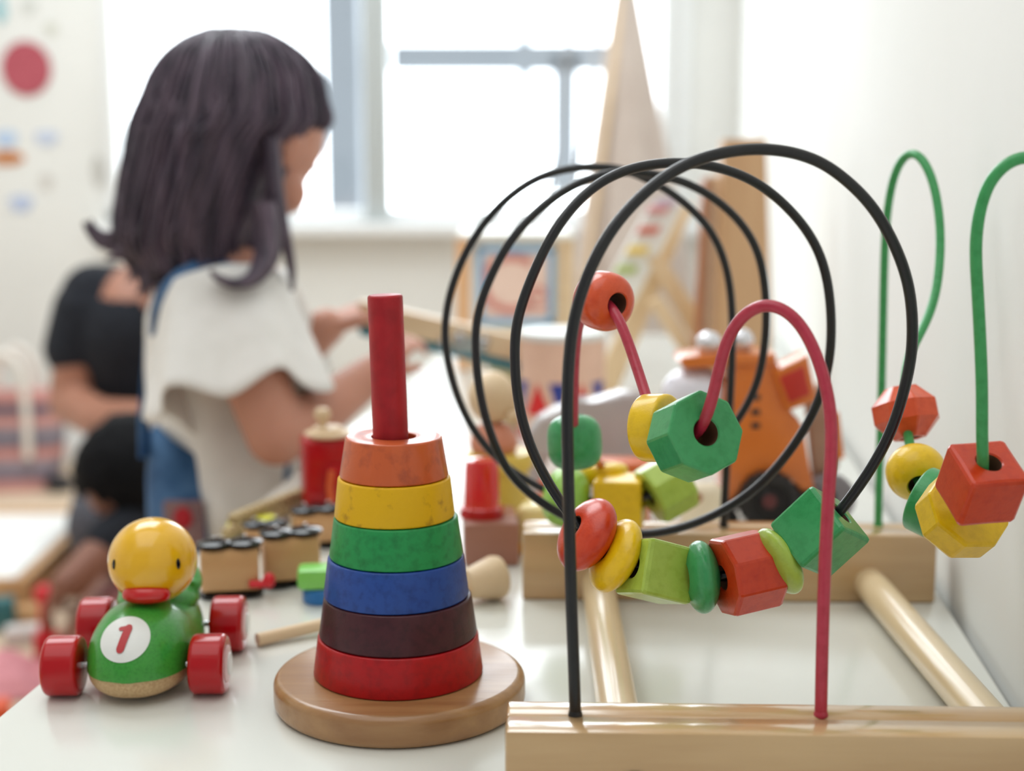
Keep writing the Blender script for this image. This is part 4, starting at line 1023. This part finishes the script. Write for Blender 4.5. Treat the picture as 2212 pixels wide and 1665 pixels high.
# dungarees: trousers + back panel + straps + patch pocket
dg_s = [ring_px(448, 935, GY, 112, .088, tiltv=-.03), ring_px(450, 990, GY, 118, .092, tiltv=-.03), ring_px(452, 1060, GY, 124, .098, tiltv=-.02), ring_px(458, 1130, GY, 128, .100), ring_px(465, 1200, GY, 130, .102)]
dg = obj('dungarees', loft(dg_s, caps=False), M['denim'], girl, smooth=80, world=True); so = dg.modifiers.new('thick', 'SOLIDIFY'); so.thickness = 0.003
dg['label'] = 'blue denim dungarees'
for s in (-1, 1):
    top_ = P(465, 1185, GY); z1_ = top_.z
    lsec = []
    for k in range(10):
        t = k/9; z = (z1_+0.02)*(1-t) + 0.10*t
        lsec.append([Vector((top_.x + 0.012*t + (0.060-0.012*t)*math.cos(a_), GY + s*0.048 + (0.056-0.012*t)*math.sin(a_), z + 0.002*math.sin(5*a_))) for a_ in [2*math.pi*i/32 for i in range(32)]])
    lo_ = obj('trouser_leg', loft(lsec, caps=False), M['denim'], dg, smooth=80, world=True)
    shf = ellipsoid(Vector((top_.x+0.055, GY + s*0.045, 0.030)), 0.075, 0.034, 0.030); obj('shoe', shf, M['white'], girl, world=True)['label'] = 'white shoe'
# strip of denim down her back
bp_secs = []
for (u, v, w_, ry) in ((340, 640, 5, .03), (332, 720, 5, .035), (328, 800, 5, .04), (330, 880, 8, .055), (342, 960, 18, .07)):
    c = P(u, v, GY); rx_ = PX(w_, GY, v)
    bp_secs.append([c + Vector((rx_*math.cos(a_), ry*math.sin(a_), 0)) for a_ in [2*math.pi*i/24 for i in range(24)]])
obj('back_panel', loft(bp_secs), M['denim'], dg, smooth=80, world=True)
fp_ = []
for (u, v, w_, ry) in ((634, 950, 10, .05), (634, 1000, 17, .06), (636, 1050, 22, .065), (628, 1110, 26, .07)):
    c = P(u, v, GY); rx_ = PX(w_, GY, v)
    fp_.append([c + Vector((rx_*math.cos(a_), ry*math.sin(a_), 0)) for a_ in [2*math.pi*i/24 for i in range(24)]])
obj('front_panel', loft(fp_), M['denim'], dg, smooth=80, world=True)
def ribbon(pts_, w, th, n_=10):
    return tube(pts_, w, n_)
for seq_ in ([(338, 720, GY-.055), (345, 660, GY-.075), (372, 612, GY-.084), (420, 580, GY-.076), (540, 592, GY-.06), (612, 660, GY-.06), (640, 745, GY-.05)], [(350, 690, GY+.04), (390, 600, GY+.07), (470, 575, GY+.08), (590, 620, GY+.07), (640, 700, GY+.05)]):
    pt_ = catmull([P(*q_) for q_ in seq_], 8)
    obj('strap', tube(pt_, 0.0068, 12), M['denim'], dg, smooth=80, world=True)
pc = P(398, 1130, GY-.100)
pk = obj('patch_pocket', box(pc.x-0.019, pc.y-0.0035, pc.z-0.024, pc.x+0.019, pc.y+0.003, pc.z+0.022, 0.003), M['patch'], dg, world=True); pk['label'] = 'brown patch pocket'
obj('red_motif', ellipsoid(pc + Vector((0, -0.0040, 0.006)), 0.0088, 0.0022, 0.0105), M['patch_red'], pk, world=True)
# hair
def hair_sec(v, uL, uR, ryn, ryf, n=72, ragged=0.0, Yo=0.0, seed=0):
    cu_ = (uL+uR)/2; ru = (uR-uL)/2; c = P(cu_, v, GY+Yo); rx_ = PX(ru, GY, v); out_ = []
    for i in range(n):
        a_ = 2*math.pi*i/n; wob = 1 + 0.018*math.sin(23*a_) + 0.022*math.sin(11*a_+1.3) + 0.012*math.sin(37*a_)
        ry = ryf if math.sin(a_) > 0 else ryn
        out_.append(c + Vector((rx_*wob*math.cos(a_), ry*wob*math.sin(a_), ragged*(math.sin(7*a_+seed)+0.6*math.sin(17*a_)))))
    return out_
hs = [hair_sec(58, 485, 520, .010, .010), hair_sec(66, 445, 575, .035, .035), hair_sec(86, 405, 612, .055, .055), hair_sec(120, 366, 655, .070, .070), hair_sec(165, 338, 686, .080, .080), hair_sec(215, 318, 698, .086, .086), hair_sec(262, 300, 706, .089, .088),
      hair_sec(300, 290, 672, .090, .086), hair_sec(345, 284, 652, .090, .082), hair_sec(400, 272, 628, .090, .078), hair_sec(460, 262, 604, .088, .074), hair_sec(515, 262, 584, .086, .070, ragged=.003), hair_sec(560, 292, 575, .078, .062, ragged=.008), hair_sec(585, 318, 568, .070, .056, ragged=.012)]
hb_ = loft(hs)
# strands laid over the shell, falling from the crown
crown = P(505, 70, GY)
for k in range(340):
    a_ = random.uniform(0, 2*math.pi)
    if math.cos(a_) > 0.62 and abs(math.sin(a_)) < 0.9 and random.random() < 0.6: a_ += 1.5
    idx = int(a_/(2*math.pi)*72) % 72; drift = random.uniform(-3, 3); last = random.choice([10, 11, 12, 13, 13, 13])
    pts_ = []
    for j in range(1, last+1):
        ii = int(idx + drift*j/13) % 72; c_ = sum(hs[j], Vector())/72
        pts_.append(c_ + (hs[j][ii]-c_)*random.uniform(1.0, 1.025))
    if last >= 12:
        e = pts_[-1]; out_d = (e - P(440, 585, GY)); out_d.z = 0; out_d = out_d.normalized() if out_d.length > 1e-4 else Vector((1, 0, 0))
        pts_.append(e + Vector((random.uniform(-.008, .008), random.uniform(-.008, .008), -random.uniform(.004, .020))))
    rr_ = random.uniform(.0012, .0032)
    add(hb_, tube(catmull(pts_, 3), lambda t, rr_=rr_: rr_*(0.35 + 0.65*math.sin(math.pi*min(0.97, t*0.9+0.08))), 6))
# named locks: flick at the back, loop at the front, side strand
def lock(seq_, r): add(hb_, tube(catmull([P(*q_) for q_ in seq_], 6), lambda t: r*(1-0.82*t)+0.0006, 8))
for dv, du in ((0, 0), (10, 6), (-8, 12), (16, 0), (4, -4), (22, 14)):
    lock([(300+du, 400+dv, GY-.03), (278+du, 455+dv, GY-.03), (252+du, 500+dv, GY-.03), (222+du, 515+dv, GY-.03), (196+du, 500+dv*0.6, GY-.03), (184+du, 478+dv*0.5, GY-.03)], .006)
for du in (0, 12, -10, 22):
    lock([(300+du, 470, GY-.05), (290+du, 520, GY-.05), (262+du, 548, GY-.05), (240+du, 560, GY-.05)], .006)
    lock([(345+du, 520, GY-.07), (352+du, 560, GY-.075), (344+du, 592, GY-.075)], .007)
for du, dy in ((0, 0), (8, .006), (-10, .010), (4, -.008), (14, .004)):
    lock([(570+du, 440, GY-.085+dy), (578+du, 500, GY-.09+dy), (572+du, 560, GY-.10+dy), (545+du*.6, 602, GY-.112+dy), (505+du*.4, 612, GY-.120+dy), (470, 600, GY-.125+dy), (455, 585, GY-.125+dy)], .009)
for du, dy in ((0, 0), (6, .008), (-6, .004), (3, -.006)):
    lock([(585+du, 300, GY-.070+dy), (594+du, 400, GY-.075+dy), (606+du, 470, GY-.075+dy), (622+du*.7, 540, GY-.070+dy), (630+du*.5, 590, GY-.065+dy), (631, 628, GY-.062+dy)], .0062)
ho = obj('hair', hb_, M['hair'], girl, smooth=80, world=True, recalc=False); ho['label'] = 'shoulder-length dark brown hair'

# ---------------- adult in black behind the girl, sitting on the floor
AY = 2.72
ad = thing('person', 'adult in a black short-sleeved top sitting on the floor behind the child', 'person', (P(300, 900, AY).x, AY, 0))
ahc = P(405, 448, AY-0.06); af = Vector((0.75, -0.45, -0.48)).normalized(); au = (Vector((0.35, -0.2, 0.9)) - af*Vector((0.35, -0.2, 0.9)).dot(af)).normalized()
pa = head_parts(ahc, af, au, 0.088)
bx0 = P(300, 950, AY); hip = Vector((bx0.x+0.03, AY+0.05, 0.12))
pa += [cap(385, 530, AY-.03, .050, 325, 625, AY, .055), (P(300, 700, AY), .115, hip + Vector((0, 0, .15)), .115), (hip + Vector((-.05, 0, 0)), .115, hip + Vector((.06, 0, 0)), .115),
 cap(215, 640, AY-.02, .055, 400, 650, AY+.05, .055),
 cap(185, 670, AY-.03, .054, 152, 870, AY-.05, .040), cap(152, 870, AY-.05, .040, 215, 905, AY-.16, .038), cap(215, 905, AY-.16, .038, 345, 900, AY-.28, .027),
 cap(420, 660, AY+.05, .050, 440, 850, AY-.05, .040), cap(440, 850, AY-.05, .038, 400, 905, AY-.26, .027)]
pa += hand(P(345, 900, AY-.28), (1, -.2, -.05), (0, -.2, -1), scale=1.5, curl=0.5)
pa += hand(P(400, 905, AY-.26), (-.8, -.4, -.1), (0, -.2, -1), scale=1.5, curl=0.5, right=False)
for s in (-1, 1):
    kn_ = Vector((hip.x + 0.10*s + 0.10, AY-0.32, 0.16)); ft = Vector((hip.x - 0.10*s + 0.12, AY-0.22, 0.06))
    pa += [(hip + Vector((.07*s, 0, 0)), .095, kn_, .065), (kn_, .060, ft, .042), (ft, .040, ft + Vector((-0.1*s, -.06, -.01)), .034)]
blob('body', pa, M['skin2'], ad, voxel=0.0055, sm=6, world=True)
put_face(ahc, af, au, 0.088, ad)
tp_ = [(P(298, 715, AY), .122, hip + Vector((0, 0, .15)), .124), cap(205, 640, AY-.02, .064, 250, 640, AY, .062), cap(330, 665, AY+.02, .062, 400, 655, AY+.05, .062), cap(190, 672, AY-.03, .066, 163, 752, AY-.035, .060), cap(420, 662, AY+.05, .058, 430, 740, AY+.02, .056), cap(235, 680, AY-.02, .075, 370, 690, AY+.02, .075)]
t_o = blob('black_top', tp_, M['navy'], ad, voxel=0.006, sm=6, world=True); t_o['label'] = 'black short-sleeved top'
tr_ = [(hip + Vector((-.05, 0, 0)), .122, hip + Vector((.06, 0, 0)), .122)]
for s in (-1, 1):
    kn_ = Vector((hip.x + 0.10*s + 0.10, AY-0.32, 0.16)); ft = Vector((hip.x - 0.10*s + 0.12, AY-0.22, 0.06))
    tr_ += [(hip + Vector((.07*s, 0, 0)), .104, kn_, .075), (kn_, .070, ft, .050)]
blob('trousers', tr_, plain('grey_trousers', (72, 72, 80), rough=0.85), ad, voxel=0.007, sm=5, world=True)
side = af.cross(au).normalized(); hr = [ellipsoid(ahc - af*.022 + au*.022, .096, .098, .098, Matrix((side, af, au)).transposed()), ellipsoid(ahc - af*.085 - au*.02, .04, .045, .05)]
hh_ = bmesh.new()
for h_ in hr: add(hh_, h_)
for v_ in [v for v in hh_.verts if (v.co-ahc).dot(af) > 0.058]: hh_.verts.remove(v_)
obj('hair', hh_, M['hair2'], ad, world=True)['label'] = 'dark hair in a bun'

# ---------------- crouching child
KY = 2.08
kd = thing('person', 'crouching child with short black hair reaching down to floor toys behind the duck car', 'person', (P(300, 1400, KY).x, KY, 0))
kc = P(292, 1042, KY); kf = Vector((-0.62, -0.25, -0.74)).normalized(); ku = (Vector((-0.5, -0.2, 0.84)) - kf*Vector((-0.5, -0.2, 0.84)).dot(kf)).normalized()
pk_ = head_parts(kc, kf, ku, 0.074)
khip = Vector((P(400, 1300, KY).x, KY+0.06, 0.12))
pk_ += [cap(310, 1100, KY, .034, 335, 1160, KY+.01, .040), (P(345, 1180, KY), .070, khip + Vector((0, 0, .05)), .080), (khip + Vector((0, -.04, 0)), .070, khip + Vector((0, .04, 0)), .070),
 cap(285, 1145, KY-.06, .034, 205, 1205, KY-.10, .027), cap(205, 1205, KY-.10, .027, 138, 1262, KY-.14, .020),
 cap(300, 1160, KY+.08, .034, 250, 1260, KY+.08, .026), cap(250, 1260, KY+.08, .026, 180, 1330, KY+.02, .020)]
pk_ += hand(P(136, 1264, KY-.14), (-.45, -.1, -.75), (.5, 0, -.5), scale=1.0, curl=0.6)
pk_ += hand(P(180, 1332, KY+.02), (-.6, -.1, -.5), (.3, 0, -.6), scale=1.0, curl=0.6, right=False)
for s in (-1, 1):
    kn_ = Vector((P(262, 1300, KY).x, KY + s*0.10 - 0.02, 0.125)); ft = Vector((khip.x - 0.03, KY + s*0.09, 0.035))
    pk_ += [(khip + Vector((0, .035*s, 0)), .055, kn_, .042), (kn_, .040, ft, .026), (ft, .026, ft + Vector((-0.07, 0, -.008)), .022)]
blob('body', pk_, M['skin3'], kd, voxel=0.004, sm=5, world=True)
put_face(kc, kf, ku, 0.074, kd)
tk = [(P(340, 1180, KY), .080, khip + Vector((0, 0, .06)), .088), cap(285, 1148, KY-.058, .044, 240, 1172, KY-.075, .040), cap(300, 1162, KY+.078, .042, 275, 1205, KY+.08, .038), cap(318, 1150, KY-.04, .045, 318, 1150, KY+.05, .045)]
blob('dark_shirt', tk, M['navy'], kd, voxel=0.005, sm=5, world=True)['label'] = 'black t-shirt'
sk = [(khip + Vector((0, -.04, 0)), .078, khip + Vector((0, .04, 0)), .078)]
for s in (-1, 1):
    kn_ = Vector((P(262, 1300, KY).x, KY + s*0.10 - 0.02, 0.125)); sk.append((khip + Vector((0, .035*s, 0)), .062, khip.lerp(kn_, 0.8), .052))
blob('shorts', sk, plain('pink_shorts', (150, 92, 92), rough=0.85), kd, voxel=0.005, sm=5, world=True)['label'] = 'dusty pink shorts'
hh_ = bmesh.new(); side = kf.cross(ku).normalized()
add(hh_, ellipsoid(kc - kf*.012 + ku*.014, .086, .088, .086, Matrix((side, kf, ku)).transposed(), n=40))
for v_ in hh_.verts: v_.co += Vector((noise.noise(v_.co*60), noise.noise(v_.co*60+Vector((5, 0, 0))), noise.noise(v_.co*60+Vector((0, 9, 0)))))*0.006
for v_ in [v for v in hh_.verts if (v.co-kc).dot(kf) > 0.050 and (v.co-kc).dot(ku) < 0.045]: hh_.verts.remove(v_)
obj('hair', hh_, M['hair2'], kd, world=True)['label'] = 'short black curly hair'

# ================================================================== FLOOR THINGS ON THE LEFT
# low white play board
pb = thing('play_board', 'low white play board with pale wood rim on the floor, left', 'board', (-1.10, 2.60, 0), 0.03)
obj('board_top', box(-0.62, -0.20, 0.045, 0.22, 0.28, 0.062, 0.004), plain('board_white2', (238, 238, 234), rough=0.4), pb)
rim = bmesh.new()
for b_ in ((-0.63, -0.22, 0.23, -0.201), (-0.63, 0.281, 0.23, 0.30), (-0.65, -0.22, -0.631, 0.30), (0.231, -0.22, 0.25, 0.30)):
    add(rim, box(b_[0], b_[1], 0, b_[2], b_[3], 0.066, 0.003))
obj('rim', rim, M['wood_side'], pb)
# striped bag
SB = Vector((P(30, 1030, 3.42).x, 3.42, 0)); sbg = thing('striped_bag', 'striped woven tote bag in dusty pink and grey with white handles by the wall', 'bag', SB, 0.1)
cols = [(196, 140, 134), (120, 110, 124), (150, 140, 150), (196, 136, 128), (118, 112, 124), (140, 132, 142), (202, 146, 138), (96, 92, 108), (196, 140, 134)]
hb3 = 0.235; bs_ = bmesh.new(); mats = [plain('stripe_%d' % i, c_, rough=0.9) for i, c_ in enumerate(cols)]
secs = []
for k in range(37):
    t = k/36; w2_ = 0.105 + 0.02*math.sin(math.pi*t*0.8); d2 = 0.07 - 0.02*t
    secs.append([Vector((w2_*math.copysign(abs(math.cos(a_))**0.5, math.cos(a_)), d2*math.copysign(abs(math.sin(a_))**0.5, math.sin(a_)), hb3*t)) for a_ in [2*math.pi*i/40 for i in range(40)]])
bs_ = loft(secs)
for f in bs_.faces:
    z_ = f.calc_center_median().z; f.material_index = min(8, int(z_/hb3*9))
obj('bag_body', bs_, mats, sbg, smooth=60)
for yy in (-0.058, 0.05):
    hp_ = catmull([Vector((-0.045, yy, hb3*0.35)), Vector((-0.045, yy, hb3*0.9)), Vector((-0.03, yy, hb3+0.07)), Vector((0.01, yy, hb3+0.10)), Vector((0.045, yy, hb3+0.07)), Vector((0.055, yy, hb3*0.9)), Vector((0.055, yy, hb3*0.35))], 6)
    if yy < 0: hp_ = [p + Vector((0, -0.018, 0)) for p in hp_]
    obj('handle', tube(hp_, 0.011, 10), plain('strap_white', (226, 220, 212), rough=0.9), sbg)['label'] = 'white cotton handle'
cu_s = ellipsoid((0, 0, 0.02), 0.035, 0.03, 0.02)
tag(obj('dark_shoe', cu_s, M['dark'], loc=(P(140, 1035, 3.40).x, 3.36, 0)), 'small dark shoe on the floor beside the striped bag', 'shoe')
# scattered floor toys near the crouching child
def ftoy(name, u, v, bm_, mat, label, cat='toy', z=None, rz=0.3):
    g_ = G(u, v, 0.0); tag(obj(name, bm_, mat, None, loc=(g_.x, g_.y, 0.0005), rot=(0, 0, rz)), label, cat, 'toys scattered on the floor')
fr_ = plain('floor_red', (206, 24, 36), rough=0.35)
rt = bmesh.new(); add(rt, box(-0.020, -0.012, 0.0, 0.020, 0.012, 0.05, 0.004)); add(rt, rcyl(0.011, 0.010, 0.05, 0.10, 0.003, 24)); add(rt, ellipsoid((0, 0, 0.112), 0.017, 0.017, 0.017))
ftoy('toy_figure', 104, 1432, rt, fr_, 'upright red toy figure in the hand of the crouching child')
ftoy('toy_block', 150, 1455, box(-0.03, -0.018, 0, 0.03, 0.018, 0.03, 0.004), plain('floor_orange', (220, 84, 40), rough=0.4), 'orange-red block on the floor under the crouching child\'s hand', 'block')
ftoy('toy_block', 178, 1420, box(-0.022, -0.018, 0, 0.022, 0.018, 0.045, 0.004), plain('floor_blue', (78, 110, 160), rough=0.4), 'dusty blue block on the floor behind the duck car', 'block')
ftoy('toy_block', 52, 1390, box(-0.03, -0.02, 0, 0.03, 0.02, 0.03, 0.006), plain('floor_grey', (206, 198, 194), rough=0.5), 'off-white block on the floor left of the red figure', 'block')
ftoy('toy_block', 6, 1360, box(-0.022, -0.02, 0, 0.022, 0.02, 0.055, 0.006), plain('floor_teal', (46, 104, 108), rough=0.5), 'dark teal block on the floor at the left edge', 'block')
ftoy('toy_block', 60, 1345, box(-0.035, -0.02, 0, 0.035, 0.02, 0.03, 0.004), M['wood_side'], 'natural wood block on the floor in front of the play board', 'block')
ftoy('toy_block', -6, 1590, box(-0.03, -0.02, 0, 0.02, 0.02, 0.05, 0.006), plain('floor_orange', (220, 84, 40)), 'orange block at the lower left, beyond the table corner', 'block')
# crumpled pink cloth
pcn = bmesh.new(); N_ = 40
gx = G(-40, 1480, 0.0)
vs = [[None]*(N_+1) for _ in range(N_+1)]
for i in range(N_+1):
    for j in range(N_+1):
        x_ = (i/N_-0.5)*0.21; y_ = (j/N_-0.5)*0.17; e_ = min(1, 5*min(i, N_-i, j, N_-j)/N_)
        z_ = 0.004 + e_*(0.022 + 0.020*noise.noise(Vector((x_*16, y_*22, 0)))) 
        vs[i][j] = pcn.verts.new((x_ + 0.008*noise.noise(Vector((y_*20, 3, 0))), y_ + 0.008*noise.noise(Vector((x_*20, 7, 0))), max(0.001, z_)))
for i in range(N_):
    for j in range(N_): pcn.faces.new((vs[i][j], vs[i+1][j], vs[i+1][j+1], vs[i][j+1]))
po = obj('crumpled_cloth', pcn, plain('pink_cloth', (206, 136, 142), rough=0.9), loc=(gx.x, gx.y, 0.0), rot=(0, 0, 0.25), smooth=80)
so = po.modifiers.new('thick', 'SOLIDIFY'); so.thickness = 0.003
tag(po, 'crumpled dusty pink cloth on the floor, lower left', 'cloth')
